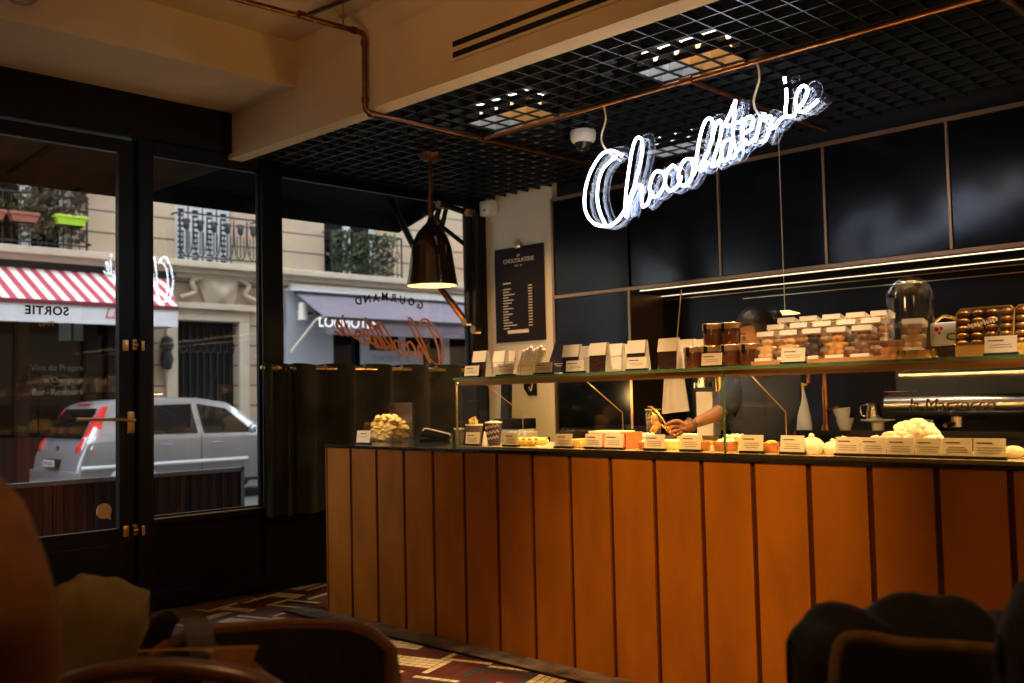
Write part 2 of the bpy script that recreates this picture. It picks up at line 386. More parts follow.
# egg-crate grid ceiling
g = MB(); CS = .125; x = XW+.02
while x < XE: g.box((x-.004, 3.505, ZG), (x+.004, YB, ZG+.030)); x += CS
y = 3.505+.02
while y < YB: g.box((XW, y-.004, ZG+.0005), (XE, y+.004, ZG+.0295)); y += CS
struct(g.build('ceiling_grid', M['grid'], smooth=False))
# back wall: pale strip at the corner, glossy doors, niche below
struct(MB().box((XW-.05, YB, -.02), (-5.16, YB+.1, 3.45)).build('wall_back_pale', M['whitewall'], smooth=False))
struct(MB().box((-5.16, YB+.06, 2.0), (XE, YB+.5, 3.45)).box((-5.16, YB+.02, -.02), (-4.435, YB+.5, 2.0)).box((-4.435, YB+.40, -.02), (XE, YB+.5, 2.02)).build('wall_back', M['blackmatt'], smooth=False))
seams = [-5.16, -4.425, -3.662, -2.905, -2.155, -1.40, -.65, .10, .85]
for i in range(len(seams)-1):
    o = MB().box((seams[i]+.012, YB, 2.035), (seams[i+1]-.012, YB+.03, 2.76 if i >= 0 else 2.76), bev=.002).build('cupboard_door', M['gloss'], smooth=False)
    tag(o, ['glossy black cupboard door beside the pale wall strip', 'glossy black cupboard door behind the C of the neon sign', 'glossy black cupboard door behind the middle of the neon sign',
            'glossy black cupboard door under the end of the neon sign', 'glossy black cupboard door catching the pale reflection', 'glossy black cupboard door at the frame edge, past the reflection one',
            'glossy black cupboard door beyond the frame', 'glossy black cupboard door farthest beyond the frame'][i], 'cupboard door', 'glossy cupboard doors on the back wall')
t = MB().box((-5.16, YB-.012, 2.76), (XE, YB+.03, 2.785))
t.box((-5.172, YB-.012, 0.0), (-5.150, YB+.03, 2.785))
for s_ in seams[2:]: t.box((s_-.008, YB-.010, 2.035), (s_+.008, YB+.03, 2.76))
t.box((-5.16, YB-.012, 2.005), (XE, YB+.03, 2.03))
struct(t.build('trim_3', M['bronze'], smooth=False))
struct(MB().box((-5.145, YB, .9), (-4.445, YB+.02, 2.0)).build('wall_panel', M['gloss'], smooth=False))
struct(MB().box((-4.445, YB-.01, .8), (-4.425, YB+.4, 2.005)).build('trim_4', M['bronze'], smooth=False))
# shelf with LED strips under the cupboards; the brass lines imitate their reflections
sh = thing('niche_shelf', (-1.3, YB+.2, 1.97), 'black niche ceiling with thin warm light strips under the cupboards', 'shelf light')
MB().box((-4.42, YB+.002, 1.985), (XE, YB+.40, 2.0)).build('soffit_board', M['blackmatt'], sh, smooth=False)
for k_, (pa, pb, yy, th_, mm_) in enumerate((((640, 292.5), (1024, 246.5), YB+.004, .007, 'ledthin'), ((640, 299.5), (1024, 257.5), YB+.375, .006, 'ledthin'), ((655, 302), (1024, 263), YB+.378, .005, 'brass'), ((743, 298.7), (1024, 271.8), YB+.378, .005, 'brass'))):
    a = AY(*pa, yy); b = AY(*pb, yy); z_ = (a.z+b.z)/2
    MB().box((a.x, yy-.003, z_-th_/2), (XE, yy+.003, z_+th_/2)).build('light_strip' if k_ < 2 else 'strip_reflection', M[mm_], sh, smooth=False)
struct(MB().box((-4.42, YB+.385, .9), (XE, YB+.395, 1.97)).build('wall_niche_back', pbr('niche_brown_black', (.006, .0045, .0035), .32, spec=.18), smooth=False))
# unseen sides of the room
struct(MB().box((XE, -3.1, -.06), (XE+.1, 6.3, 3.5)).build('wall_right', M['whitewall'], smooth=False))
struct(MB().box((XW-.08, -3.1, -.06), (XE, -3.0, 3.5)).build('wall_front', M['whitewall'], smooth=False))

# ------------------------------------------------------------------ street front (plane X = XW)
Yp = lambda px, py=300: BX(px, py, XW).y
ZT, ZS = 2.83, .565
f = MB()
x0, x1 = XW-.05, XW+.02
f.box((x0, -3.0, 2.90), (XW+.07, YB, 3.17))                       # black fascia
f.box((x0, 2.85, 2.83), (x1, YB, 2.95))
f.box((x0, 2.77, 0), (XW+.05, 2.868, 3.16), bev=.012)                  # door post
f.box((x0, 3.643, 0), (XW+.03, 3.797, 2.9), bev=.008)                 # post
f.box((x0, 5.56, 0), (XW+.03, 5.76, 2.9), bev=.008)                    # corner post
f.box((x0, 2.86, 0), (x1-.01, 5.6, ZS-.03)); f.box((x0, 2.86, .03), (x1+.01, 3.65, .12), bev=.005)
f.box((x0, 2.86, ZS-.03), (XW+.06, 5.6, ZS+.002), bev=.004)
f.box((x0, 2.86, 1.46), (x0+.005, 2.87, 1.47))
struct(f.build('wall_left', M['black'], smooth=False))
struct(MB().box((XW+.004, 2.87, ZS-.004), (XW+.058, 3.64, ZS+.006)).build('trim_sill_glint', M['brass'], smooth=False))  # brass strip imitates the gold reflection along the sill
struct(MB().box((XW+.03, 2.3, 0), (XW+.12, 3.5, .012)).build('trim_6', M['bronze'], smooth=False))
for n_, (ya, yb, zt, zs) in enumerate(((2.868, 3.643, ZT, ZS), (3.797, 5.56, ZT, ZS))):
    fr = MB()
    for a, b in (((ya, zs), (ya+.018, zt)), ((yb-.018, zs), (yb, zt)), ((ya, zt-.02), (yb, zt)), ((ya, zs), (yb, zs+.018))):
        fr.box((XW-.02, a[0], a[1]), (XW+.012, b[0], b[1]))
    w = MB().box((XW-.006, ya+.01, zs+.01), (XW, yb-.01, zt-.01)).build('window_%d' % (n_+1), M['glass'], smooth=False); struct(w)
    fo = fr.build('window_frame', M['black'], w, smooth=False)
# door leaf (glazed) left of the door post
dr = thing('door_1', (XW-.01, 1.9, 0), None, None); struct(dr)
d = MB()
Y0, Y1 = 1.25, 2.765; dy = Y1-.10
d.box((XW-.035, dy, .02), (XW+.015, Y1, 2.88), bev=.004); d.box((XW-.035, Y0, .02), (XW+.015, Y0+.10, 2.88), bev=.004)
d.box((XW-.035, Y0+.1, 2.80), (XW+.015, dy, 2.88)); d.box((XW-.035, Y0+.1, .02), (XW+.015, dy, .53)); d.box((XW+.01, Y0+.16, .12), (XW+.022, dy-.06, .44), bev=.004)
d.build('leaf', M['black'], dr, smooth=False)
gl = MB().box((XW-.012, Y0+.1, .53), (XW-.006, dy, 2.80)).build('glazing', M['glass'], dr, smooth=False)
struct(MB().box((XW-.05, -3.0, 0), (XW+.02, 1.25, 3.16)).build('wall_left_near', M['black'], smooth=False))
# lock, lever, hinges : parts of the door
p = BX(133, 420, XW+.04)
h = MB().box((XW+.015, p.y-.03, p.z-.08), (XW+.026, p.y+.02, p.z+.05), bev=.004).tube(catmull([(XW+.02, p.y-.005, p.z), (XW+.07, p.y-.005, p.z), (XW+.085, p.y-.03, p.z), (XW+.08, p.y-.16, p.z+.008), (XW+.075, p.y-.35, p.z+.014)], 5), .010)
h.build('lever_handle', M['brass'], dr)
for zz in (BX(120, 345, XW).z, BX(120, 531, XW).z):
    yq = 2.745
    MB().box((XW+.015, yq-.06, zz-.035), (XW+.03, yq-.025, zz+.03), bev=.003).cyl((XW+.03, yq+.01, zz-.03), (XW+.03, yq+.01, zz+.035), .016).sph((XW+.045, yq+.01, zz), .016).box((XW+.05, yq+.04, zz-.035), (XW+.062, yq+.06, zz+.025), bev=.003).build('hinge', M['brass'], dr)
q = BX(104, 511, XW-.005)
stk = thing('round_sticker', (XW-.003, q.y, q.z), 'round ochre speech-bubble sticker at the bottom of the door glass', 'sticker')
MB().cyl((XW-.006, q.y, q.z), (XW-.001, q.y, q.z), .045, n=28).poly([(XW-.006, q.y-.005, q.z-.03), (XW-.006, q.y+.035, q.z-.03), (XW-.006, q.y+.04, q.z-.055)], (.005, 0, 0)).build('bubble', M['sticker'], stk)

# lettering on the door glass and the window, read from the street (mirrored inside)
q = BX(47, 311, XW)
o = text('exit_lettering', 'SORTIE', .068, M['blackletter'], None, mir((0, 1, 0), (0, 0, 1), (XW+.003, q.y, q.z)), ext=.0008, spacing=1.14, bold=.0022)
tag(o, 'small dark mirrored word SORTIE on the door glass', 'lettering')
q = BX(47, 324, XW)
o = text('door_lettering', 'Tirez', .045, M['decal'], None, mir((0, 1, 0), (0, 0, 1), (XW+.003, q.y, q.z)), ext=.0008, shear=.3)
tag(o, 'tiny copper mirrored word under SORTIE on the door glass', 'lettering')
gm = thing('arched_lettering', tuple(BX(376, 290, XW+.003)), 'black arched mirrored word GOURMAND on the window glass', 'lettering')
ltr = 'GOURMAND'; pxs = [(420, 305.5), (412.3, 302), (404.5, 300.8), (395, 298.3), (386, 296.8), (376.5, 298.2), (366.5, 299.3), (358, 300.8)]
for ch, i in zip(ltr, range(8)):
    tt = i/7; pxx = 420-tt*61.5; pyy = [305.5, 302, 300.5, 298.3, 297, 298.2, 299.3, 301.2][i]
    q = BX(pxx, pyy, XW+.003)-gm.location
    ang = R_([-16, -12, -8, -3, 2, 5, 8, 12][i])
    text('letter', ch, .082, M['blackletter'], gm, mir((0, math.cos(ang), math.sin(ang)), (0, -math.sin(ang), math.cos(ang)), q), ext=.0008, bold=.0022)

# script word used for the neon and for the window lettering: strokes in pixels of one view of the sign, unprojected on its own plane
STR = [
 [(226,352),(205,336),(176,333),(146,352),(112,408),(92,478),(92,548),(120,594),(160,608),(200,596),(234,552),(256,500),(268,470)],
 [(206,352),(183,370),(158,398),(142,440),(136,500),(146,556),(168,606)],
 [(240,572),(240,500),(252,400),(268,312),(284,284),(300,296),(298,352),(280,430),(255,520),(243,576)],
 [(243,576),(262,500),(285,458),(301,468),(298,510),(304,536),(322,520),(338,480)],
 [(382,412),(352,408),(334,436),(328,476),(342,500),(366,486),(384,448),(382,412),(396,404)],
 [(428,396),(410,386),(390,414),(384,452),(400,478),(428,462),(444,424)],
 [(482,362),(456,366),(436,404),(436,446),(456,460),(480,432),(486,388),(482,362),(496,372)],
 [(490,420),(500,352),(512,280),(530,226),(550,214),(560,240),(552,300),(530,360),(508,396),(520,402),(542,372)],
 [(556,300),(566,250),(582,222),(592,240),(584,290),(566,350),(556,386),(574,380),(590,350)],
 [(626,290),(600,300),(590,340),(596,370),(618,350),(628,300),(622,350),(634,356),(648,330)],
 [(642,146),(638,200),(632,262),(640,320),(662,322),(680,290)],
 [(642,146),(622,196),(604,240),(640,232),(700,206)],
 [(672,268),(700,250),(706,218),(688,208),(670,236),(668,284),(686,306),(712,286)],
 [(712,300),(728,240),(738,204),(748,198),(748,214),(770,206),(770,236),(752,290),(732,300)],
 [(760,252),(782,246),(800,224),(820,206)],
 [(821,62),(823,84)],
 [(827,104),(828,150),(824,196),(840,208),(862,196)],
 [(862,188),(892,150),(906,112),(892,94),(872,110),(862,152),(872,186),(900,184),(944,146)],
]
YN = 4.231
def neon_pts(st, dy=0, dx=0, dz=0):
    pts = [AY(560+x/3.657, 60+y/3.657, YN) for x, y in st]
    return catmull([p+Vector((dx, dy, dz)) for p in pts], 5)
ns = thing('neon_sign', (-2.84, YN, 2.4), 'white neon script sign hanging from the copper pipe over the counter', 'neon sign')
nb = MB()
for st in STR: nb.tube(neon_pts(st), .0072, 7)
nb.build('neon_tube', M['neon'], ns)
ab = MB(); rim = MB(); SDX, SDY = .040, .030
for st in STR:
    P = neon_pts(st, SDY, SDX, 0)
    # plate following the stroke: flattened tube
    rings = []
    for i, pnt in enumerate(P):
        t = (P[min(i+1, len(P)-1)]-P[max(i-1, 0)]); t.y = 0
        if t.length < 1e-6: t = Vector((0, 0, 1))
        t.normalize(); nrm = Vector((-t.z, 0, t.x))*.019
        rings.append([ab.b.verts.new(pnt+nrm), ab.b.verts.new(pnt+nrm+Vector((0, .006, 0))), ab.b.verts.new(pnt-nrm+Vector((0, .006, 0))), ab.b.verts.new(pnt-nrm)])
    for a, b in zip(rings, rings[1:]):
        for k in range(4): ab.b.faces.new([a[k], a[(k+1) % 4], b[(k+1) % 4], b[k]])
    ab.b.faces.new(rings[0]); ab.b.faces.new(rings[-1][::-1])
    for k in (0, 3): rim.tube([r_k[k].co.copy() for r_k in rings], .0028, 5)
rim.build('acrylic_rim', M['acrylicrim'], ns)
ab.build('acrylic_backing', M['signacrylic'], ns, smooth=False)
for st in STR:
    P = neon_pts(st)
    for i in range(4, len(P)-1, 30): MB().cyl(P[i]+Vector((0, .005, 0)), P[i]+Vector((SDX, SDY, 0)), .004, n=6).build('standoff', M['acrylic'], ns)
for (pa, pb) in (((604, 107), (604, 151)), ((757, 62), (757.5, 118))):
    a = AY(*pa, YN); b = AY(*pb, YN)
    MB().tube(catmull([a, a.lerp(b, .3)+Vector((.012, 0, 0)), a.lerp(b, .7)+Vector((-.02, 0, 0)), b+Vector((.01, .02, 0)), b+Vector((.05, .08, -.05))], 5), .0055, 6).build('wire', M['cream'], ns)

# mirrored copper script on the window, same word, smaller and leaning the other way
wl = thing('script_lettering', tuple(BX(376, 325, XW-.004)), 'mirrored copper script word on the window glass under GOURMAND', 'lettering')
A0 = Vector((95, 608)); Bv = Vector((950, 150))
d_ = (Bv-A0); L_ = d_.length; ux = d_/L_; uy = Vector((ux.y, -ux.x))
wb = MB()
for st in STR:
    pts = []
    for x, y in st:
        v_ = Vector((x, y))-A0; s_ = v_.dot(ux)/L_; h_ = v_.dot(uy)/L_
        h_ = h_*1.45
        # along the word: from the C at the right end to the final e at the left end
        bp_ = Vector((447, 360)).lerp(Vector((334, 332)), s_)
        pts.append(BX(bp_.x, bp_.y-h_*122*(1-.25*s_), XW+.004))
    wb.tube(catmull(pts, 5), .008, 6)
wb.build('script', M['decal'], wl)

# ------------------------------------------------------------------ copper pipes, rose, camera dome
pz = 2.85
pp = thing('copper_pipework', (-4.36, 3.35, 3.3), 'copper water pipe running under the ceiling and dropping to the black grid', 'pipe')
dx_ = AY(364.5, 62, 3.362).x; zu = AY(358, 34, 3.345).z; g_ = GZ(240, 0, zu); g2 = g_+(g_-Vector((dx_, 3.33, zu)))*5
MB().tube([tuple(g2)]+catmull([(dx_+(g_.x-dx_)*.12, 3.25, zu), (dx_, 3.33, zu), (dx_, 3.358, zu-.012), (dx_, 3.362, zu-.045)], 4)+catmull([(dx_, 3.362, 2.90), (dx_, 3.366, 2.86), (dx_, 3.40, 2.845)], 4)+[(-4.36, 3.6, 2.845), (-4.36, 5.7, 2.845)], .015, 10).build('main_run', M['darkpipe'], pp)
b_ = GZ(305, 16, zu)
MB().tube([tuple(b_), tuple(b_+(GZ(345, 0, zu)-b_)*5)], .013, 8).build('branch', M['darkpipe'], pp)
for (a, b) in ((b_+Vector((0, -.04, 0)), b_+Vector((0, .04, 0))), ((dx_, 3.28, zu), (dx_, 3.31, zu)), ((dx_, 3.362, zu-.07), (dx_, 3.362, zu-.04)), ((dx_, 3.362, 2.90), (dx_, 3.362, 2.93)), ((dx_, 3.39, 2.845), (dx_, 3.42, 2.845)), ((-4.36, 4.20, 2.845), (-4.36, 4.28, 2.845))):
    MB().cyl(a, b, .021, n=12).build('fitting', M['darkpipe'], pp)
MB().cyl((dx_, 3.22, zu), (dx_, 3.22, 3.45), .005).cyl((dx_, 3.22, zu+.05), (dx_, 3.22, zu+.06), .02).build('hanger', M['bronze'], pp)
rp = thing('copper_rail', (-1, YN, pz), 'long copper pipe under the black grid carrying the neon sign', 'pipe')
MB().tube([(-4.36, YN+.01, 2.845), (XE, YN-.01, 2.845)], .014, 10).build('rail', M['pipe'], rp)
for xx in (-2.86, -1.36): MB().tube([(xx, YN, 2.848), (xx, 5.72, 2.85)], .013, 8).build('cross_pipe', M['pipe'], rp)
for xx in (-2.86, -1.36): MB().cyl((xx-.035, YN, 2.845), (xx+.035, YN, 2.845), .021, n=12).build('fitting', M['pipe'], rp)
LX, LY = -4.865, 4.25
lp = thing('pendant_lamp', (LX, LY, 2.0), 'large dark bell-shaped pendant lamp with a lit rim near the window', 'lamp')
MB().lathe([(0, 0), (.02, -.005), (.055, .01), (.078, .04), (.074, .045), (.05, .025), (0, .025)], (LX, LY, 2.80), ripple=.12, rn=6).cyl((LX, LY, 2.72), (LX, LY, 2.81), .013).build('ceiling_rose', M['darkpipe'], lp)
MB().cyl((LX, LY, 2.42), (LX, LY, 2.87), .014).cyl((LX, LY, 2.40), (LX, LY, 2.56), .020).build('rod', M['darkpipe'], lp)
prof = [(.020, .44), (.030, .41), (.055, .385), (.090, .345), (.112, .30), (.130, .24), (.140, .17), (.153, .08), (.166, 0.0)]
MB().lathe(prof+[(.162, 0.002), (.136, .17), (.108, .295), (.05, .375), (0, .40)], (LX, LY, 1.985), n=40).build('shade', pbr('smoked_copper_glass', (.030, .014, .008), .10, metal=.3, coat=.8), lp)
MB().lathe([(.160, .004), (.134, .165), (.106, .285), (.05, .365), (0, .385)], (LX, LY, 1.983), n=40).build('shade_lining', pbr('cream_lining', (.85, .72, .5), .5), lp)
MB().sph((LX, LY, 2.06), .045).build('bulb', M['bulb'], lp)
# jointed arm standing beside it
ar = thing('articulated_lamp_arm', tuple(AY(470, 330, 4.55)), 'black jointed pipe arm with a copper lower rod beside the bell lamp', 'lamp arm')
P_ = lambda x, y: AY(x, y, 4.55)
bars = MB()
bars.tube([P_(468.5, 214), P_(469, 322)], .026, 8).tube([P_(475.5, 214), P_(476, 330)], .022, 8)
bars.tube([P_(471, 214), P_(441, 204), P_(435, 222)], .021, 8).tube([P_(446, 209), P_(441, 232)], .016, 8).tube([P_(440, 225), P_(468, 247)], .016, 8)
bars.build('arm', M['blackmatt'], ar)
MB().tube([P_(439, 286), P_(466, 322)], .022, 8).cyl(P_(452, 302), P_(454, 305), .020).build('lower_rod', M['pipe'], ar)
for q in ((470, 213), (441, 205), (436, 222), (467, 322), (476, 330)): MB().cyl(P_(*q)-Vector((0, .028, 0)), P_(*q)+Vector((0, .028, 0)), .026, n=14).build('joint', M['bronze'], ar)
MB().tube([P_(474, 324), P_(474, 372)], .017, 8).build('stand', M['blackmatt'], ar)
# security camera, motion detector
cc = AY(583, 136, 4.664); cx, cy = cc.x, 4.664
sc_ = thing('security_camera', (cx, cy, 2.78), 'white dome security camera under the black grid beside the neon sign', 'security camera')
MB().lathe([(0, .10), (.075, .10), (.08, .085), (.078, .05), (.066, .03), (.055, .025), (0, .025)], (cx, cy, 2.775)).build('housing', M['white'], sc_)
MB().lathe([(.054, .028), (.05, .0), (.03, -.022), (0, -.03)], (cx, cy, 2.775)).build('dome', M['smoke'], sc_)
md = thing('motion_detector', tuple(AY(487, 208, 5.70)), 'small white motion detector on the wall corner above the menu board', 'detector')
a, b = AY(483, 217, 5.70), AY(493, 200, 5.70)
MB().box((a.x, 5.66, a.z), (b.x, YB, b.z), bev=.012).build('case', M['white'], md)
MB().sph(((a.x+b.x)/2, 5.66, a.z+.04), .012).build('sensor', pbr('red_sensor', (.4, .08, .05), .3), md)
# downlights above the grid
def downlight(x, y, label, warm):
    x = XW+.02+round((x-XW-.02)/CS)*CS; y = 3.525+round((y-3.525)/CS)*CS
    t = thing('downlight', (x, y, ZG+.05), label, 'ceiling light', 'louvred downlights above the black grid')
    nx, ny, s = 4, 2, CS
    fr = MB().box((x-nx*s/2-.01, y-ny*s/2-.01, ZG+.108), (x+nx*s/2+.01, y+ny*s/2+.01, ZG+.13)); fr.build('housing', M['blackmatt'], t, smooth=False)
    for i in range(nx):
        for j_ in range(ny):
            a = x+(i-nx/2)*s; b_ = y+(j_-ny/2)*s; m = MB(); z0, z1 = ZG+.003, ZG+.10; k = .028
            lo = [(a+.002, b_+.002), (a+s-.002, b_+.002), (a+s-.002, b_+s-.002), (a+.002, b_+s-.002)]; hi = [(a+k, b_+k), (a+s-k, b_+k), (a+s-k, b_+s-k), (a+k, b_+s-k)]
            for q in range(4):
                r = (q+1) % 4; m.poly([(*lo[q], z0), (*lo[r], z0), (*hi[r], z1), (*hi[q], z1)])
            m.build('louvre_cell', M['louvrewarm'] if i >= nx-warm else M['louvre'], t, smooth=False)
    MB().box((x-nx*s/2+.03, y-ny*s/2+.03, ZG+.101), (x+nx*s/2-.03, y+ny*s/2-.03, ZG+.106)).build('lamp', M['spotlens2'], t, smooth=False)
M['louvre'] = pbr('lit_white_louvre', (.62, .68, .78), .35, metal=.4); M['louvrewarm'] = pbr('lit_warm_louvre', (.75, .52, .26), .35, metal=.4)  # white and warm copies put the light on the cell walls into colour
M['spotlens2'] = emit('downlight_panel', (1, .92, .82), 5)
p = GZ(497, 111, ZG+.05); downlight(p.x, p.y, 'louvred downlight in the grid above the pendant end of the neon sign', 2)
p = GZ(700, 57, ZG+.05); downlight(p.x, p.y, 'louvred downlight in the grid above the middle of the neon sign', 2)
p = GZ(692, 142, ZG+.05); downlight(p.x, p.y-.1, 'louvred downlight in the grid seen through the neon letters', 0)
# lamp tip at the top edge of the picture
sp_ = AY(22, 1, 1.75)
tl = thing('spotlight', tuple(sp_), 'dark oval ceiling spotlight cut by the top edge above the door', 'spotlight')
MB().sph(sp_+Vector((0, 0, .03)), .075, (1.2, 1.0, .55), 12).cyl(sp_+Vector((0, 0, .05)), sp_+Vector((0, 0, 3.45-sp_.z)), .01).build('shade', M['bronze'], tl)
MB().sph(sp_+Vector((.03, -.04, -.002)), .012, (1.6, 1, .5)).build('lens', M['bulb'], tl)

# menu board on the pale wall
a = AY(494, 343, 5.73); b = AY(543, 243, 5.73)
mb = thing('menu_board', (-5.53, 5.74, 1.70), 'dark printed menu sheet clipped to the pale wall', 'menu')
MB().box((-5.79, 5.735, 1.697), (-5.25, 5.745, 2.455), bev=.002).build('sheet', pbr('dark_menu', (.016, .011, .010), .6, spec=.15), mb, smooth=False)
MB().box((-5.55, 5.715, 2.44), (-5.48, 5.75, 2.475), bev=.006).tube([(-5.54, 5.725, 2.47), (-5.535, 5.72, 2.50), (-5.495, 5.72, 2.50), (-5.49, 5.725, 2.47)], .005).build('clip', M['brass'], mb)
mt = lambda x, z: basis((1, 0, 0), (0, 0, 1), (x+5.53, -.0065, z-1.70))
text('title', 'LA', .03, M['cream'], mb, mt(-5.52, 2.385)); text('title', 'CHOCOLATERIE', .046, M['cream'], mb, mt(-5.52, 2.345)); text('subtitle', 'Paris - 1er', .02, M['cream'], mb, mt(-5.52, 2.305), ext=.0005)
MB().box((-5.70, 5.7335, 2.165), (-5.61, 5.735, 2.175)).build('heading', M['cream'], mb, smooth=False)
ln = MB(); pr = MB()
for i in range(15):
    z = 2.12-i*.0225
    ln.box((-5.70, 5.7338, z), (-5.70+random.uniform(.05, .17), 5.735, z+.007)); pr.box((-5.42, 5.7338, z+.012), (-5.38, 5.735, z+.019))
ln.build('list_line', M['cream'], mb, smooth=False); pr.build('price_line', M['cream'], mb, smooth=False)
MB().box((-5.655, 5.733, 1.765), (-5.425, 5.735, 1.792)).build('banner', M['cream'], mb, smooth=False)

a = AY(524, 396, 5.74); b = AY(536, 373, 5.74)
wn = thing('wall_notice', (a.x, 5.745, a.z), 'small dark notice with pale tick strokes on the wall, seen through the case', 'notice')
MB().poly([(a.x, 5.738, b.z), (b.x, 5.738, b.z), (b.x, 5.738, a.z), (a.x+.05, 5.738, a.z), (a.x, 5.738, a.z+.06)], (0, .01, 0)).build('sheet', M['blackmatt'], wn, smooth=False)
MB().tube([(a.x+.06, 5.735, a.z+.07), (a.x+.08, 5.735, a.z+.04), (b.x-.02, 5.735, b.z-.04)], .004, 5).build('tick', M['cream'], wn)
# café curtain on a brass rail
cr = thing('curtain_rail', (XW+.10, 4.6, 1.53), 'brass café rail across the window holding the dark curtain', 'curtain rail')
MB().cyl((XW+.10, 3.60, 1.49), (XW+.10, 5.60, 1.478), .015).sph((XW+.10, 3.60, 1.49), .02).build('rod', M['brass'], cr)
for y in (3.72, 5.58): MB().cyl((XW+.02, y, 1.485), (XW+.10, y, 1.485), .008).build('bracket', M['brass'], cr)
def curt(y0, y1, n, label):
    t = thing('cafe_curtain', (XW+.10, (y0+y1)/2, .5), label, 'curtain', 'dark café curtains along the window')
    def fn(u, v):
        y = y0+(y1-y0)*u; ph = u*n*2*math.pi; amp = (.05 if n > 3 else .03)*(1-.15*v)
        return (XW+.10+amp*math.sin(ph)+.008*math.sin(ph*2.3+v*3), y+.01*math.sin(ph+v*2), 1.517+.006*math.cos(ph)-v*1.01)
    MB().grid(fn, int(n*12), 14, .004).build('cloth', M['velvet'], t)
    for i in range(int(n*2)):
        y = y0+(y1-y0)*(i+.5)/(n*2)
        MB().tube([(XW+.10+.022*math.cos(a_), y, 1.485+.022*math.sin(a_)) for a_ in [k*math.pi/6 for k in range(12)]], .005, 6, closed=True).build('eyelet', M['brass'], t)
curt(3.60, 3.86, 2.0, 'narrow gathered dark curtain end beside the window post')
curt(3.84, 5.54, 5, 'dark olive café curtain hung on eyelets behind the counter end')

# ================================================================== COUNTER
ct = thing('counter', (-2.2, 3.9, 0), 'long bar counter clad in tall orange copper boards', 'counter')
px_s = [326.4, 348.4, 373.9, 401.8, 431.3, 462.3, 496, 530, 567.3, 608, 652, 699.6, 750, 805, 865.8, 933.6, 1009]
CX = [on(x, 446+(x-326)*.0243, 1, YC).x for x in px_s]; w = (CX[-1]-CX[0])/16
CX = [CX[0]+w*i for i in range(26)]
for i in range(25):
    m = MB(); a, b = CX[i]+.013, CX[i+1]-.010
    m.poly([(a, YC-.002, 0.0), (b, YC-.002, 0.0), (b, YC+.02, 0.0), (a, YC+.02, 0.0)], (0, 0, .982))
    o = m.build('copper_board', M['copper'], ct, smooth=False)
m = MB()
for i in range(25): m.box((CX[i]-.0105, YC+.010, 0), (CX[i]+.0135, YC+.03, .982)).box((CX[i]+.0100, YC-.003, 0), (CX[i]+.0132, YC+.012, .982))
m.build('board_edge', M['copperedge'], ct, smooth=False)
m = MB().box((CX[0]+.002, YC+.02, 0), (CX[-1], 4.25, .97)); m.build('body', M['blackmatt'], ct, smooth=False)
MB().box((CX[0]-.004, YC-.012, .982), (CX[-1], 4.27, 1.0), bev=.002).build('countertop', M['stonetop'], ct, smooth=False)
MB().box((CX[0]-.006, YC-.004, 0), (CX[0]+.002, 4.25, .982)).build('end_panel', M['copper'], ct, smooth=False)
# display deck, glass case
X0, X1 = -3.905, XE-.4; YD = 4.10; ZSH = 1.352
dk = thing('glass_case', (-1.5, 3.8, 1.0), 'long clear glass pastry case on the copper counter', 'display case')
MB().box((X0, YC+.004, 1.001), (X1, YD, 1.012)).build('deck', pbr('pale_deck', (.62, .47, .25), .25, metal=.3), dk, smooth=False)
MB().box((X0-.002, YC-.006, 1.0), (X1, YC+.006, 1.013)).build('front_rail', M['brass'], dk, smooth=False)
joints = [X0, -2.281, -.66, 1.0]
for i in range(3): MB().box((joints[i]+.004, YC, 1.012), (joints[i+1]-.004, YC+.006, ZSH)).build('front_glass', M['caseglass'], dk, smooth=False)
for i, x in enumerate(joints): MB().box((x-.0035, YC-.001, 1.012), (x+.0035, YC+.007, ZSH)).build('glass_edge', M['brass'] if i == 0 else M['glassedge'], dk, smooth=False)
MB().box((X0-.01, YC-.01, ZSH+.004), (X1, 3.985, ZSH+.016)).build('top_shelf', M['shelfglass'], dk, smooth=False)
MB().box((X0-.01, YC-.014, ZSH+.004), (X1, YC-.010, ZSH+.016)).build('shelf_edge', M['glassedge'], dk, smooth=False)
MB().box((X0+.01, YC+.012, ZSH-.004), (X1, YC+.050, ZSH+.002)).box((X0+.01, YC+.010, ZSH-.026), (X1, YC+.014, ZSH+.0045)).build('light_profile', M['copperbright'], dk, smooth=False)
MB().box((X0+.02, YC+.024, ZSH-.010), (X1, YC+.038, ZSH-.006)).build('light_strip', M['led'], dk, smooth=False)
MB().box((X0+.02, 3.955, ZSH-.006), (X1, 3.975, ZSH-.001)).build('light_strip', M['led2'], dk, smooth=False)
for x in (X0, -3.2, -2.281, -.66, 1.0):
    m = MB().poly([(x, YC+.01, 1.012), (x, YC+.01, ZSH), (x, YC+.20, ZSH), (x, 4.06, 1.17), (x, 4.06, 1.012)], (.005, 0, 0)); m.build('side_glass', M['caseglass'], dk, smooth=False)
    m = MB().tube([(x+.003, YC+.20, ZSH-.01), (x+.003, 4.06, 1.17), (x+.003, 4.06, 1.012)], .0022, 5); m.build('side_edge', M['brass'], dk)
ZTOP = ZSH+.016

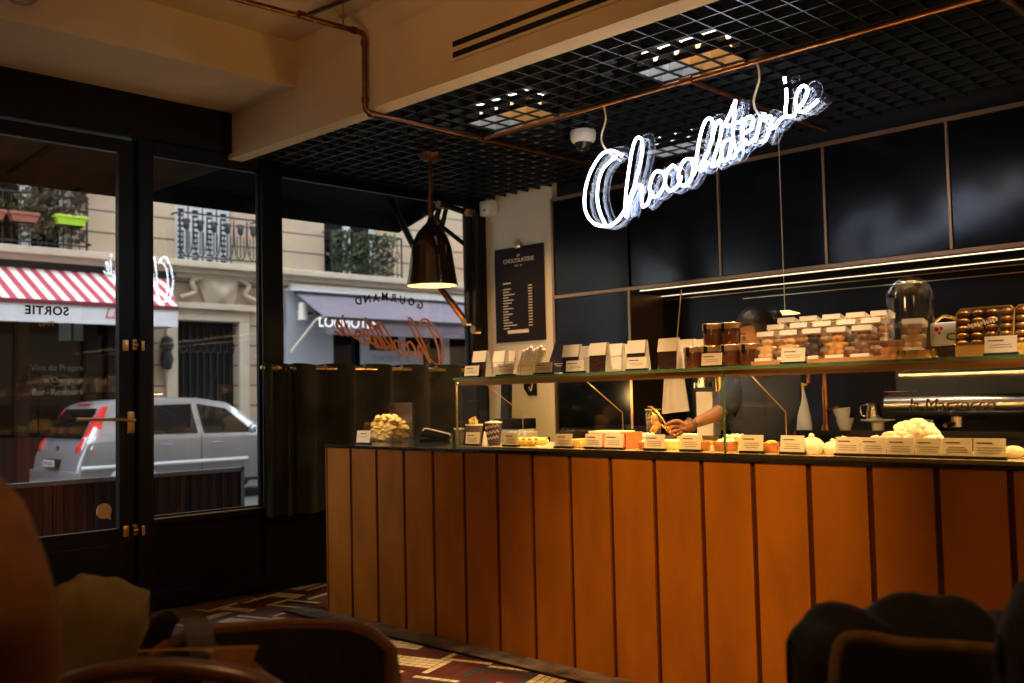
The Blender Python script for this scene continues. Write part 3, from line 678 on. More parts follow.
# ---------------------------------------------------------------- price cards
def card(px0, px1, yb, yt, Y, label, grp, z0, lines=3, head=True):
    a = AY(px0, yb, Y); b = AY(px1, yt, Y); w_ = b.x-a.x; h_ = max(.03, b.z-z0-.004)
    t = thing('price_card', (a.x+w_/2, Y, z0), label, 'price card', grp)
    MB().box((-w_/2-.003, -.004, 0), (w_/2+.003, .018, .010)).build('holder', M['blackmatt'], t, smooth=False, world=False)
    lean = Matrix.Rotation(R_(-8), 4, 'X')
    MB().box((-w_/2, 0, .006), (w_/2, .0015, h_), mat=lean).build('card', M['cream'], t, smooth=False, world=False)
    m = MB(); zz = h_*.80
    for i in range(lines+1):
        wd = w_*(.5 if i == 0 else random.uniform(.55, .8)); hh = h_*(.055 if i == 0 else .022)
        xx = -w_*.40 if (head and i == 0) else -wd/2
        m.box((xx, -.0008, zz-hh), (xx+wd, .0002, zz), mat=lean); zz -= h_*(.24 if i == 0 else .12)
    m.build('print', M['ink'], t, smooth=False, world=False)
    return t
YF = YC+.055
G1 = 'price cards along the front of the glass shelf'
for q in ((464, 478, 377, 364.5, 'price card before the white-topped bag at the window end of the shelf'), (496.5, 513, 374.5, 362.5, 'price card before the row of plain white bags'), (534, 551, 373, 361, 'price card before the wrapped sticks and the navy card'),
          (565.5, 583, 372, 359, 'price card before the chocolate bag beside the navy card'), (626.6, 645.5, 370, 355.5, 'price card before the third dark chocolate bag'), (701, 721, 366.5, 351.5, 'cream price card before the lower row of chocolate jars'),
          (781, 804, 362, 346, 'price card on the stand of boxed chocolate bears'), (984.5, 1016, 356, 333.5, 'wide price card before the chocolate trays at the frame edge')):
    card(q[0], q[1], q[2], q[3], YF, q[4], G1, ZTOP, 2)
G2 = 'price cards along the front of the glass case'
YK = YC+.05
for q in ((465, 478.5, 443, 431.5, 'price card before the brown cup of fries-like sticks'), (502.7, 517, 444, 432.3, 'price card beside the purple patterned cup'), (554.6, 571, 445.5, 433, 'price card before the nougat bars'),
          (584.5, 601, 446, 433, 'price card before the window side of the orange box'), (604, 622, 446, 433, 'price card touching the orange upright boxes'), (644, 663.5, 447, 433.5, 'price card before the sugared tart under the hand'),
          (679.8, 699.6, 447.5, 434, 'price card before the brown tart under the wrist'), (740, 762, 449, 434, 'price card before the small tart in front of the shirt'), (780, 803, 450, 434.5, 'price card beside the ribbed meringue'),
          (835, 858.5, 452, 436, 'price card beyond the ribbed meringue, first of six in a row'), (860, 885, 453, 436.5, 'price card second of the six in a row'), (886.5, 913, 453.5, 436.8, 'price card below the window side of the cream heap'),
          (914.5, 940.8, 454, 437.2, 'price card below the tall side of the cream heap'), (942, 971, 455, 437, 'price card just past the cream heap'), (973, 1004.5, 456, 437.3, 'price card before the pale roll at the frame edge')):
    card(q[0], q[1], q[2], q[3], YK, q[4], G2, 1.013, 3)
c_ = card(356, 369, 440, 430, 3.68, 'small price card before the clear box of madeleines', None, 1.0, 1, False)

# ---------------------------------------------------------------- bags on the shelf
def make_bag(filled=True):
    t = thing('gift_bag', (0, 0, 0), 'x', 'bag')
    W, H, D = .098, .136, .05
    def body(u, v):
        return None
    m = MB()
    # gusseted body: front, back, sides closing to the fold
    z1 = H*.62
    m.poly([(-W/2, 0, 0), (W/2, 0, 0), (W/2, .004, z1), (-W/2, .004, z1)], (0, .0012, 0))
    m.build('window_pane', M['choc'] if filled else M['paper'], t, smooth=False, world=False)
    m = MB()
    m.poly([(W/2, 0, 0), (W/2, D, 0), (W/2, D/2+.006, H), (W/2, D/2-.008, H)], (.001, 0, 0)); m.poly([(-W/2, 0, 0), (-W/2, D/2-.008, H), (-W/2, D/2+.006, H), (-W/2, D, 0)], (-.001, 0, 0))
    m.poly([(-W/2, D, 0), (-W/2, D/2+.006, H), (W/2, D/2+.006, H), (W/2, D, 0)], (0, -.001, 0)); m.box((-W/2, .001, 0), (W/2, D, .002))
    m.poly([(-W/2, .004, z1), (W/2, .004, z1), (W/2, D/2-.008, H), (-W/2, D/2-.008, H)], (0, .001, 0))
    m.build('paper_sides', M['paper'], t, smooth=False, world=False)
    m = MB().poly([(-W/2-.002, .001, z1-.004), (W/2+.002, .001, z1-.004), (W/2+.002, D/2-.010, H+.002), (-W/2-.002, D/2-.010, H+.002)], (0, -.0012, 0)).box((-W/2-.002, D/2-.011, H-.001), (W/2+.002, D/2+.008, H+.003))
    m.box((-.02, -.0000, H*.78), (.02, .009, H*.785)) if False else None
    m.build('fold_top', M['cream'], t, smooth=False, world=False)
    return t
bags = [(478.5, 3.64, 0.0, 'chocolate bag with a pale folded top at the window end of the shelf'), (498, 3.74, -.15, 'plain white bag directly behind the window-end chocolate bag'), (508, 3.76, -.1, 'second plain white bag of the row behind the price card'),
        (519, 3.78, -.05, 'third plain white bag of the row, beside the wrapped sticks'), (570, 3.64, 0, 'chocolate bag with pale folded top beside the navy card'), (584, 3.80, 0, 'pale bag showing between the two nearest chocolate bags'),
        (597, 3.64, 0, 'dark chocolate bag with a tan folded top, in the middle of the bags'), (613, 3.78, 0, 'pale bag in the gap after the tan-topped bag'), (622, 3.86, 0, 'bag back in the gap after the tan-topped bag'),
        (635.5, 3.64, 0, 'chocolate bag with pale top behind its own price card'), (667, 3.64, 0, 'chocolate bag with pale folded top, last before the jars'), (683, 3.80, 0, 'pale bag half behind the last chocolate bag'), (695, 3.86, 0, 'pale bag standing behind the lower jars')]
b0 = make_bag(True); b1 = make_bag(False); first = {True: True, False: True}
for px, Y, rz, lab in bags:
    fl = 'chocolate' in lab and 'behind the window' not in lab and 'between' not in lab and 'half' not in lab
    src = b0 if fl else b1; X = AY(px, 365, Y).x; h_ = 1.0 if Y < 3.7 else .97
    if first[fl]: o = src; o.location = (X, Y, ZTOP); o.rotation_euler = (0, 0, rz); o['label'] = lab; first[fl] = False; o['group'] = 'folded-top bags on the glass shelf'
    else: o = clone(src, (X, Y, ZTOP), rz, lab, 'folded-top bags on the glass shelf')
# wrapped sticks in a wire rack
sx0 = AY(517, 370, 3.72).x; sx1 = AY(541, 370, 3.72).x
rk = thing('wire_rack', ((sx0+sx1)/2, 3.70, ZTOP), 'small brass wire rack holding the patterned sticks', 'rack')
m = MB()
for y in (3.66, 3.76):
    m.tube([(sx0, y, ZTOP+.05), (sx1, y, ZTOP+.05)], .002, 5); m.tube([(sx0, y, ZTOP+.004), (sx1, y, ZTOP+.004)], .002, 5)
for x in (sx0, (sx0+sx1)/2, sx1): m.tube([(x, 3.66, ZTOP+.05), (x, 3.66, ZTOP+.003), (x, 3.76, ZTOP+.003), (x, 3.76, ZTOP+.05)], .002, 5)
m.build('wire', M['brass'], rk)
def stickmat():
    m, n, o = nt('patterned_wrap'); b = n.nodes.new('ShaderNodeBsdfPrincipled'); n.links.new(b.outputs[0], o.inputs[0]); b.inputs['Roughness'].default_value = .4
    tc = n.nodes.new('ShaderNodeTexCoord'); v = n.nodes.new('ShaderNodeTexVoronoi'); v.inputs['Scale'].default_value = 60; n.links.new(tc.outputs['Object'], v.inputs['Vector'])
    r = n.nodes.new('ShaderNodeValToRGB'); e = r.color_ramp.elements; e[0].color = (.12, .08, .16, 1); e[0].position = .12; e[1].color = (.85, .74, .55, 1); e[1].position = .2
    n.links.new(v.outputs['Distance'], r.inputs[0]); n.links.new(r.outputs[0], b.inputs['Base Color']); return m
M['wrap'] = stickmat()
for i in range(7):
    x = sx0+.012+(sx1-sx0-.03)*i/6; hgt = .125+.008*(i % 3)
    m = MB().tube([(x, 3.70, ZTOP+.004), (x+.045, 3.72, ZTOP+hgt)], [.011, .012], 8).tube([(x+.045, 3.72, ZTOP+hgt), (x+.049, 3.722, ZTOP+hgt+.012)], [.011, .003], 8)
    o = m.build('wrapped_stick', M['wrap']); tag(o, 'patterned cellophane-wrapped stick leaning in the wire rack', 'wrapped stick', 'wrapped sticks leaning in the wire rack')
nx = AY(550, 365, 3.76).x
nc = thing('navy_card', (nx, 3.80, ZTOP), 'navy blue display card leaning beside the wrapped sticks', 'card')
MB().poly([(-.075, 0, 0), (.055, 0, 0), (.085, .03, .165), (-.025, .03, .165)], (0, .004, 0)).build('board', M['navy'], nc, smooth=False, world=False)
MB().box((-.01, .004, .055), (.045, .006, .058), mat=None).box((.0, .002, .045), (.04, .004, .048)).build('print', M['cream'], nc, smooth=False, world=False)
MB().box((-.075, -.03, 0), (.05, 0.0, .012)).build('foot', M['cream'], nc, smooth=False, world=False)

# ---------------------------------------------------------------- jars
def make_jar():
    t = thing('spread_jar', (0, 0, 0), 'x', 'jar', 'chocolate spread jars on the glass shelf')
    MB().lathe([(0, 0), (.038, 0), (.041, .004), (.041, .066), (.038, .072), (0, .072)], n=28).build('glass_body', pbr('jar_of_spread', (.11, .038, .012), .08, coat=1.), t, world=False)
    MB().lathe([(0, .070), (.043, .070), (.044, .073), (.044, .092), (.041, .095), (0, .095)], n=28).build('lid', pbr('tan_lid', (.55, .34, .17), .35, metal=.5), t, world=False)
    MB().box((-.008, -.0465, .055), (.008, -.043, .093)).build('seal', M['blackmatt'], t, smooth=False, world=False)
    return t
j0 = make_jar(); fst = True
for px, yb, Y, lay, lab in ((694, 368, 3.69, 0, 'chocolate jar at the bag end of the lower row'), (711, 368, 3.69, 0, 'chocolate jar behind the jar price card, lower row'), (731.5, 368, 3.69, 0, 'chocolate jar third along the lower row'), (750, 368, 3.69, 0, 'chocolate jar of the lower row nearest the bear boxes'),
                        (713, 346, 3.70, 1, 'chocolate jar stacked on top, bag side'), (731, 346, 3.72, 1, 'chocolate jar stacked on top, beside the face')):
    loc = (AY(px, yb, Y).x, Y, ZTOP+lay*.0955)
    if fst: o = j0; o.location = loc; o['label'] = lab; fst = False
    else: clone(j0, loc, random.uniform(-.3, .3), lab)

# ---------------------------------------------------------------- bear boxes on a stepped stand
YBX = 3.64; xa = AY(752, 362, YBX).x; xe = AY(893, 358, YBX).x
st = thing('stepped_stand', ((xa+xe)/2, YBX, ZTOP), 'stepped warm wood stand carrying the boxed chocolate bears', 'stand')
for k in range(3): MB().box((xa, YBX-.01+k*.085, ZTOP), (xe, YBX+.075+k*.085, ZTOP+.018+k*.032), bev=.002).build('step', M['wood'], st, smooth=False)
def bear(mat, parent):
    m = MB(); f = .62
    m.sph((0, .0, .038), .024, (1, f, 1.15)); m.sph((0, 0, .078), .019, (1.1, f, .95)); m.sph((-.016, 0, .094), .0075, (1, f, 1)); m.sph((.016, 0, .094), .0075, (1, f, 1))
    m.sph((-.024, -.004, .050), .0105, (1.2, f, .9)); m.sph((.024, -.004, .050), .0105, (1.2, f, .9)); m.sph((-.013, -.006, .014), .013, (1, .7, 1)); m.sph((.013, -.006, .014), .013, (1, .7, 1)); m.sph((0, -.012, .074), .008)
    return m.build('bear_sweet', mat, parent, world=False)
def make_box(mat):
    t = thing('bear_box', (0, 0, 0), 'x', 'sweet box', 'clear boxes of chocolate bears on the stepped stand')
    W, D, H = .076, .05, .122; L = Matrix.Rotation(R_(-14), 4, 'X')
    m = MB()
    for a, b in (((-W/2, 0, 0), (W/2, .001, H)), ((-W/2, D, 0), (W/2, D+.001, H)), ((-W/2, 0, 0), (-W/2+.001, D, H)), ((W/2-.001, 0, 0), (W/2, D, H))): m.box(a, b, mat=L)
    m.build('clear_sleeve', M['sleeve'], t, smooth=False, world=False)
    MB().box((-W/2-.001, -.001, H-.018), (W/2+.001, D+.001, H+.002), mat=L).build('lid', M['paper'], t, smooth=False, world=False)
    MB().box((-W/2, 0, 0), (W/2, D, .012), mat=L).build('base', M['paper'], t, smooth=False, world=False)
    b = bear(mat, t); b.matrix_local = L @ Matrix.Translation((0, .024, .012)) @ Matrix.Diagonal((1.28, 1.15, .93, 1))
    return t
cols = ['blond', 'blond', 'choc', 'caramel', 'milkchoc']; cn = ['pale', 'golden pale', 'dark', 'amber', 'milk-brown']
protos = {}
rown = ['front', 'middle', 'top']
for k in range(3):
    for i in range(5):
        c = cols[i] if k == 0 else cols[(i*2+k) % 5]; x = xa+.048+(xe-xa-.12)*.875*(i/4.); y = YBX+.002+k*.085; z = ZTOP+.019+k*.032
        if k == 0: lab = ['pale chocolate bear box in the front row, nearest the jars', 'pale chocolate bear box behind the stand price card', 'dark chocolate bear box in the middle of the front row', 'amber bear box in the front row', 'milk-brown bear box at the cloche end of the front row'][i]
        else: lab = 'clear bear box in the %s row of the stand, %s' % (rown[k], ['nearest the jars', 'second from the jars', 'at the centre', 'second from the glass cloche', 'nearest the glass cloche'][i])
        if c not in protos: protos[c] = make_box(M[c]); o = protos[c]; o.location = (x, y, z); o['label'] = lab
        else: clone(protos[c], (x, y, z), random.uniform(-.03, .03), lab)

# ---------------------------------------------------------------- cloche
cx_ = AY(912, 355, 3.76).x
cl = thing('glass_cloche', (cx_, 3.76, ZTOP), 'tall glass dome cloche on a slatted brass base, end of the bear stand', 'cloche')
MB().lathe([(0, 0), (.092, 0), (.092, .012), (.086, .014), (.086, .036), (0, .036)], (cx_, 3.76, ZTOP), ripple=.02, rn=14, n=56).build('base', M['gold'], cl)
MB().lathe([(.084, .036), (.085, .232), (.081, .258), (.070, .283), (.053, .301), (.030, .313), (.0, .317), (0, .313), (.029, .309), (.051, .297), (.067, .280), (.078, .256), (.082, .231), (.081, .038)], (cx_, 3.76, ZTOP), n=40).build('dome', clear('dome_glass', (.92, .92, .92), ior=1.7), cl)
MB().lathe([(.012, .298), (.008, .305), (.014, .318), (0, .324)], (cx_, 3.76, ZTOP), n=16).build('knob', M['brass'], cl) if False else None
o = clone(protos['blond'], (cx_+.008, 3.735, ZTOP+.037), .05, 'clear box with a pale chocolate bear inside the glass dome')
# tin with dots behind
def tin(px, lab, rz):
    x = AY(px, 352, 3.88).x; t = thing('sweet_tin', (x, 3.88, ZTOP), lab, 'tin'); t.rotation_euler = (0, 0, rz)
    MB().box((-.06, -.045, 0), (.06, .045, .05), bev=.006).build('dark_tray', M['choc'], t, world=False)
    MB().box((-.058, -.043, .05), (.058, .043, .14), bev=.01).build('body', M['whitetin'], t, world=False)
    MB().tube(catmull([(-.05, -.01, .142), (-.02, .0, .165), (.01, -.01, .16), (.04, 0, .15)], 5), .006, 6).build('ribbon', M['gold'], t, world=False)
    for k, (dx, dz, r) in enumerate(((-.03, .115, .009), (-.012, .118, .006), (-.02, .10, .005))): MB().cyl((dx, -.0445, dz), (dx, -.0425, dz), r, n=14).build('dot', M['redlens'], t, world=False)
    MB().tube([(.03+.022*math.cos(a), -.0445, .085+.012*math.sin(a)) for a in [k*math.pi/8 for k in range(16)]], .003, 5, closed=True).build('ring', M['ink'], t, world=False)
M['whitetin'] = pbr('white_tin', (.62, .66, .74), .3)
tin(950, 'white tin with red dots and a dark ring between cloche and chocolate tray', 0)
# chocolate moulded trays
def tray(px0, px1, lab, text_=True):
    Y = 3.72; a = AY(px0, 355, Y); b = AY(px1, 305, Y); W = b.x-a.x; H = .185
    t = thing('chocolate_tray', (a.x+W/2, Y, ZTOP), lab, 'chocolate tray', 'trays of domed chocolates on gold stands')
    MB().poly([(-W/2+.01, -.02, .0), (W/2-.01, -.02, .0), (W/2-.004, .0, .045), (-W/2+.004, .0, .045)], (0, .07, 0)).build('gold_base', M['gold'], t, smooth=False, world=False)
    L = Matrix.Translation((0, 0, .04)) @ Matrix.Rotation(R_(-16), 4, 'X')
    MB().box((-W/2, .012, 0), (W/2, .02, H-.04), mat=L, bev=.006).build('backing', M['choc'], t, world=False)
    m = MB(); nx_, nz = 4, 5
    for i in range(nx_):
        for j in range(nz): m.sph((-W/2+W*(i+.5)/nx_, .012, (H-.045)*(j+.5)/nz), W/nx_*.46, (1, .75, (H-.045)/nz/(W/nx_)), 8, mat=None)
    for v_ in m.b.verts: v_.co = L @ v_.co
    m.build('domed_chocolate', pbr('bronze_chocolate', (.30, .14, .035), .28, metal=.45, noise=.5, scale=40), t, world=False)
    rim = [(-W/2+.012, 0), (W/2-.012, 0), (W/2, .012), (W/2, H-.055), (W/2-.012, H-.04), (-W/2+.012, H-.04), (-W/2, H-.055), (-W/2, .012)]
    m = MB().tube([L @ Vector((x, .006, z)) for x, z in rim], .0035, 6, closed=True); m.build('rim', M['gold'], t, world=False)
    if text_:
        m = MB(); pts = []
        for k in range(46): s_ = k/45; pts.append(L @ Vector((-.05+.10*s_, -.014, .07+.02*s_+.009*math.sin(k*1.35)+.003*math.sin(k*.6))))
        m.tube(pts, .0017, 5); m.build('script', M['cream'], t, world=False)
tray(954.5, 1010, 'tray of domed chocolates with pale script, beside the white tin')
tray(1013, 1075, 'second tray of domed chocolates cut by the frame edge', False)

# ---------------------------------------------------------------- left end of the counter
g0 = GZ(388, 441, 1.0)
pb = thing('clear_box', (g0.x, g0.y, 1.0), 'clear tilted box heaped with golden madeleines at the counter end', 'box')
cxn, cyn = g0.x, g0.y
m = MB()
for a, b in (((cxn-.13, cyn-.09, 1.001), (cxn+.13, cyn-.088, 1.075)), ((cxn-.13, cyn+.088, 1.001), (cxn+.13, cyn+.09, 1.16)), ((cxn-.13, cyn-.09, 1.001), (cxn+.13, cyn+.09, 1.004)), ((cxn-.132, cyn-.09, 1.001), (cxn-.13, cyn+.09, 1.12)), ((cxn+.13, cyn-.09, 1.001), (cxn+.132, cyn+.09, 1.15))): m.box(a, b)
m.build('acrylic', M['acrylic'], pb, smooth=False)
mm = MB()
def madeleine():
    m = MB()
    m.grid(lambda u, v: ((u-.5)*.075, (v-.5)*.046*math.sin(math.pi*min(max(u*.92+.06, .0), 1))**.6, .02*math.sin(math.pi*u)**.5*math.sin(math.pi*v)**.6*(1+.12*math.cos(v*math.pi*9))), 12, 16)
    m.grid(lambda u, v: ((u-.5)*.075, (v-.5)*.046*math.sin(math.pi*min(max(u*.92+.06, .0), 1))**.6, -.010*math.sin(math.pi*u)**.5*math.sin(math.pi*v)**.6), 8, 8)
    return m.build('madeleine', M['pastry'], world=False)
m0 = madeleine(); tag(m0, 'golden madeleine heaped in the clear box', 'madeleine', 'madeleines heaped in the clear box'); k = 0
for lay in range(7):
    nr = [4, 4, 4, 4, 3, 3, 2][lay]
    for i in range(nr):
        for jy in range(3 if lay < 5 else 2):
            o = m0 if k == 0 else m0.copy()
            if k: COL.objects.link(o)
            k += 1
            xx = cxn-.105+.21*(i+.5)/nr+(0.012 if lay % 2 else -.012)+.008*lay*.8; yy = cyn-.055+.05*jy
            o.location = (xx, yy, 1.018+lay*.0215+random.uniform(0, .004)); o.rotation_euler = (random.uniform(-.5, .5), random.uniform(-.35, .35), random.uniform(-.6, .6))
mh = thing('menu_holder', tuple(GZ(404, 438, 1.0)), 'tall clear stand-up holder with a cream leaflet behind the madeleine box', 'menu holder')
y_ = mh.location.y+.08; a = AY(389, 440, y_); b = AY(413.5, 402, y_)
MB().box((a.x, y_, 1.0), (b.x, y_+.003, b.z)).box((a.x, y_, 1.0), (b.x, y_+.05, 1.004)).build('acrylic', M['acrylic'], mh, smooth=False)
MB().box((a.x+.005, y_+.004, b.z-.11), (b.x-.03, y_+.006, b.z-.004)).build('leaflet', pbr('tan_leaflet', (.50, .30, .15), .7), mh, smooth=False)
MB().box((a.x+.015, y_+.002, b.z-.03), (a.x+.06, y_+.004, b.z-.025)).box((a.x+.015, y_+.002, b.z-.042), (a.x+.07, y_+.004, b.z-.037)).build('print', M['ink'], mh, smooth=False)
g1 = GZ(436, 441, 1.0)
te = thing('card_terminal', tuple(g1), 'black card payment terminal with a pale stripe beside the glass case', 'card reader', rz=R_(38))
TM = Matrix.Translation((0, 0, .012)) @ Matrix.Rotation(R_(12), 4, 'Y')
MB().box((-.095, -.04, 0), (.095, .04, .055), mat=TM, bev=.016).build('body', M['blackmatt'], te, world=False)
MB().tube([TM @ Vector(p) for p in ((-.085, -.041, .035), (-.075, -.041, .052), (-.055, -.041, .056), (.085, -.041, .050), (.09, -.041, .04))], .0045, 6).build('stripe', M['cream'], te, world=False)
MB().box((-.06, -.03, .054), (-.005, .03, .058), mat=TM).build('screen', M['darkglass'], te, smooth=False, world=False)
MB().box((-.095, -.045, 0), (.095, .045, .014), bev=.004).build('cradle', M['black'], te, world=False)

# ---------------------------------------------------------------- inside the case
def cup(px, yb, Y, r, h, mat, lab, pat=False, z=1.013):
    x = AY(px, yb, Y).x; t = thing('paper_cup', (x, Y, z), lab, 'cup')
    MB().lathe([(0, 0), (r*.72, 0), (r, h), (r*.96, h), (r*.70, .004), (0, .004)], (x, Y, z), n=28).build('body', mat, t)
    MB().lathe([(r*.97, h-.003), (r*1.04, h-.003), (r*1.04, h+.004), (r*.97, h+.004), (r*.97, h-.003)], (x, Y, z), n=28).build('rim', M['paper'], t)
    if pat:
        for zz in (.3, .55, .8):
            rr = r*(.72+.28*zz)+.0012
            pts = [Vector((x+rr*math.cos(a), Y+rr*math.sin(a), z+h*zz+h*.06*math.sin(a*13)+.0*a+(a+math.pi/2)*.008)) for a in [-math.pi*.98+math.pi*.96*k/70 for k in range(71)]]
            MB().tube(pts, .0013, 5).build('script', M['cream'], t)
    return t, x
t_, x_ = cup(474.5, 441, 3.70, .046, .105, M['cupbrown'], 'brown paper cup of pale sticks at the end of the case')
for i in range(9):
    a = random.uniform(0, 6.28); rr = random.uniform(.0, .032); hh = random.uniform(.02, .05)
    o = MB().box((-.006, -.006, -.03), (.006, .006, hh), bev=.002).build('candied_stick', M['pastry'], world=False); o.location = (x_+rr*math.cos(a), 3.70+rr*math.sin(a), 1.118); o.rotation_euler = (random.uniform(-.5, .5), random.uniform(-.6, .6), a)
    tag(o, 'golden candied stick poking out of the brown paper cup', 'sweet', 'candied sticks in the brown paper cup')
t_, x_ = cup(494, 441, 3.70, .044, .118, M['cuppurple'], 'purple paper cup with pale script pattern in the case', True)
m = MB()
for i in range(8): m.sph((x_+random.uniform(-.028, .028), 3.70+random.uniform(-.028, .028), 1.128), .012, n=8)
tag(m.build('foam_topping', M['cream2']), 'white foamy sweets topping the purple paper cup', 'sweets', kind='stuff')
cup(459.5, 441, 3.66, .028, .085, M['acrylic'], 'clear beaker beside the brown cup at the case end')
xq = AY(485, 441, 3.66).x
tag(MB().lathe([(0, .075), (.004, .07), (.018, .0), (0, 0)], (xq, 3.66, 1.013), n=14).build('paper_cone', M['paper']), 'tiny white cone between the brown and purple cups', 'cone')
def slab_tart(px0, px1, yb, Y, h, mat, top, lab, round_=True, name='tart'):
    a = AY(px0, yb, Y).x; b = AY(px1, yb, Y).x; r = (b-a)/2*.74; x = (a+b)/2; z = 1.013; t = thing(name, (x, Y, z), lab, 'pastry')
    MB().lathe([(0, 0), (r*.88, 0), (r, h*.7), (r*.97, h), (r*.86, h*.86), (0, h*.8)], (x, Y, z), n=36, ripple=.015, rn=18).build('crust', mat, t)
    if top:
        m = MB(); 
        m.lathe([(0, h*1.05), (r*.5, h*1.1), (r*.84, h*.9), (r*.8, h*.75)], (x, Y, z), n=24)
        for i in range(14): a_ = random.uniform(0, 6.28); q = random.uniform(0, r*.72); m.sph((x+q*math.cos(a_), Y+q*math.sin(a_), z+h), h*.26, n=7)
        m.build('topping', top, t)
    return t
slab_tart(637, 662, 446, 3.72, .034, M['tart'], M['cream2'], 'sugared tart under the hand, at the orange box end')
slab_tart(662, 683, 447, 3.74, .036, M['pastry'], M['cream2'], 'pale iced tart between the two hand-side price cards')
slab_tart(690, 712, 447, 3.73, .036, M['tart'], M['milkchoc'], 'brown tart partly behind the card under the wrist')
slab_tart(711, 741, 448, 3.74, .040, M['tart'], M['cream2'], 'large white-topped tart behind the glass joint')
slab_tart(760, 781, 449, 3.72, .038, M['tart'], M['pastry'], 'small golden tart between two cards before the shirt')
for px, lab in ((735, 'white powdered cake at the back behind the glass joint'), (646, 'white powdered cake at the back near the orange box'), (690, 'white powdered cake at the back under the wrist')): slab_tart(px-14, px+14, 442, 3.92, .05, M['pastry'], M['cream2'], lab, name='cake')
# waffle-like row
for i in range(4):
    x = AY(520.5+i*6.2, 445, 3.70).x
    m = MB().sph((x, 3.72, 1.035), .022, (.75, 2.3, 1.0), 10)
    for k in range(3): m.sph((x, 3.68+.035*k, 1.05), .009, (1.6, .7, .8), 7)
    tag(m.build('eclair', M['pastry']), 'golden glazed pastry finger in the row past the purple cup, no. %s' % ['nearest the cup', 'second', 'third', 'last'][i] if False else ['golden pastry finger nearest the price card by the purple cup', 'golden pastry finger second from the price card', 'golden pastry finger third in the short row', 'golden pastry finger ending the short row'][i], 'pastry', 'golden pastry fingers in the case')
for k, (a, b, lab) in enumerate(((571, 578, 'nougat bar pile half nearest the price card'), (578, 586, 'nougat bar pile half nearest the orange box'))):
    m = MB(); xa_, xb_ = AY(a, 445, 3.72).x, AY(b, 445, 3.72).x
    m.box((xa_, 3.68, 1.013), (xb_-.002, 3.80, 1.052), bev=.006)
    tag(m.build('nougat_bar', M['pastry']), lab, 'sweet')
xa_, xb_ = AY(592, 446, 3.76).x, AY(622, 446, 3.76).x
ob = thing('gift_box', ((xa_+xb_)/2, 3.80, 1.013), 'orange box with a cream lid behind two price cards', 'box')
MB().box((xa_, 3.74, 1.013), (xb_, 3.86, 1.082), bev=.002).build('body', M['orangebox'], ob, smooth=False)
MB().box((xa_-.002, 3.738, 1.078), (xb_+.002, 3.862, 1.09), bev=.002).build('lid', M['cream'], ob, smooth=False)
MB().box((xa_+(xb_-xa_)*.55, 3.736, 1.06), (xb_-.004, 3.738, 1.077)).build('label_strip', M['ink'], ob, smooth=False)
for i, px in enumerate((624.5, 628.5)):
    x = AY(px, 446, 3.70).x
    tag(MB().box((x-.007, 3.69, 1.013), (x+.008, 3.80, 1.088), bev=.002).build('chocolate_bar', M['orangebox'], smooth=False), ['thin orange bar box standing against the orange box', 'thin orange bar box standing outermost of two'][i], 'bar box', 'upright orange bar boxes')
# ribbed meringue
def ribbed(px, yb, Y, r, h, lab, z=1.013):
    x = AY(px, yb, Y).x; t = thing('ribbed_meringue', (x, Y, z), lab, 'meringue')
    pr = [(0, 0), (r*.75, 0), (r, h*.30), (r*.95, h*.52), (r*.6, h*.72), (r*.22, h*.8)]
    MB().lathe(pr+[(0, h*.82)], (x, Y, z), n=72, ripple=.075, rn=12).build('body', M['meringue'], t)
    MB().lathe([(r*.22, h*.78), (r*.26, h*.88), (r*.14, h*.97), (0, h)], (x, Y, z), n=14).build('peak', M['meringue'], t)
ribbed(812, 450, 3.68, .046, .082, 'ribbed pale meringue standing alone between price cards')
ribbed(833, 450, 3.72, .040, .06, 'ribbed pale meringue half hidden by the row of six cards')
# cream heap
hp = [(891, 3.80, .042), (901, 3.80, .045), (912, 3.80, .05), (922, 3.80, .055), (932, 3.80, .048), (907, 3.88, .052), (918, 3.88, .058), (843, 3.80, .030), (856, 3.80, .028), (868, 3.80, .026), (878, 3.82, .034)]
for i, (px, Y, r) in enumerate(hp):
    x = AY(px, 440, Y).x; m = MB(); rb = r*.9
    m.sph((x, Y, 1.013+rb*.7), rb, (1, 1, .75), 10)
    for q in range(16):
        a_ = random.uniform(0, 6.28); e_ = random.uniform(.1, 1.4); m.sph((x+rb*.85*math.cos(a_)*math.cos(e_), Y+rb*.85*math.sin(a_)*math.cos(e_), 1.013+rb*.7+rb*.65*math.sin(e_)), rb*.33, n=7)
    o = m.build('cream_puff', M['cream2']); o.location.z = 1.013+(.045 if i in (5, 6, 3) else .022 if i < 7 else .02)
    tag(o, 'white whipped meringue in the heap behind the middle of the six cards' if i < 7 else 'flat white meringue top showing just above the first two of the six cards', 'meringue', 'whipped white meringues heaped in the case' if i < 7 else 'flat white meringues behind the first two cards')
tag(MB().box((AY(834, 445, 3.8).x, 3.74, 1.013), (AY(940, 445, 3.8).x, 3.95, 1.035), bev=.004).build('serving_board', M['wood'], smooth=False), 'wooden serving board under the white meringues', 'board')
x = AY(1012, 455, 3.68).x
tag(MB().sph((x, 3.70, 1.035), .024, (1.6, 1, .95), 12).build('pale_roll', M['meringue']), 'pale rolled cake at the frame edge past the last card', 'cake')
x = AY(1024, 455, 3.70).x
tag(MB().sph((x+.02, 3.74, 1.04), .028, (1.2, 1, 1), 12).build('brown_roll', M['tart']), 'brown roll beside the pale roll, cut by the frame', 'cake')

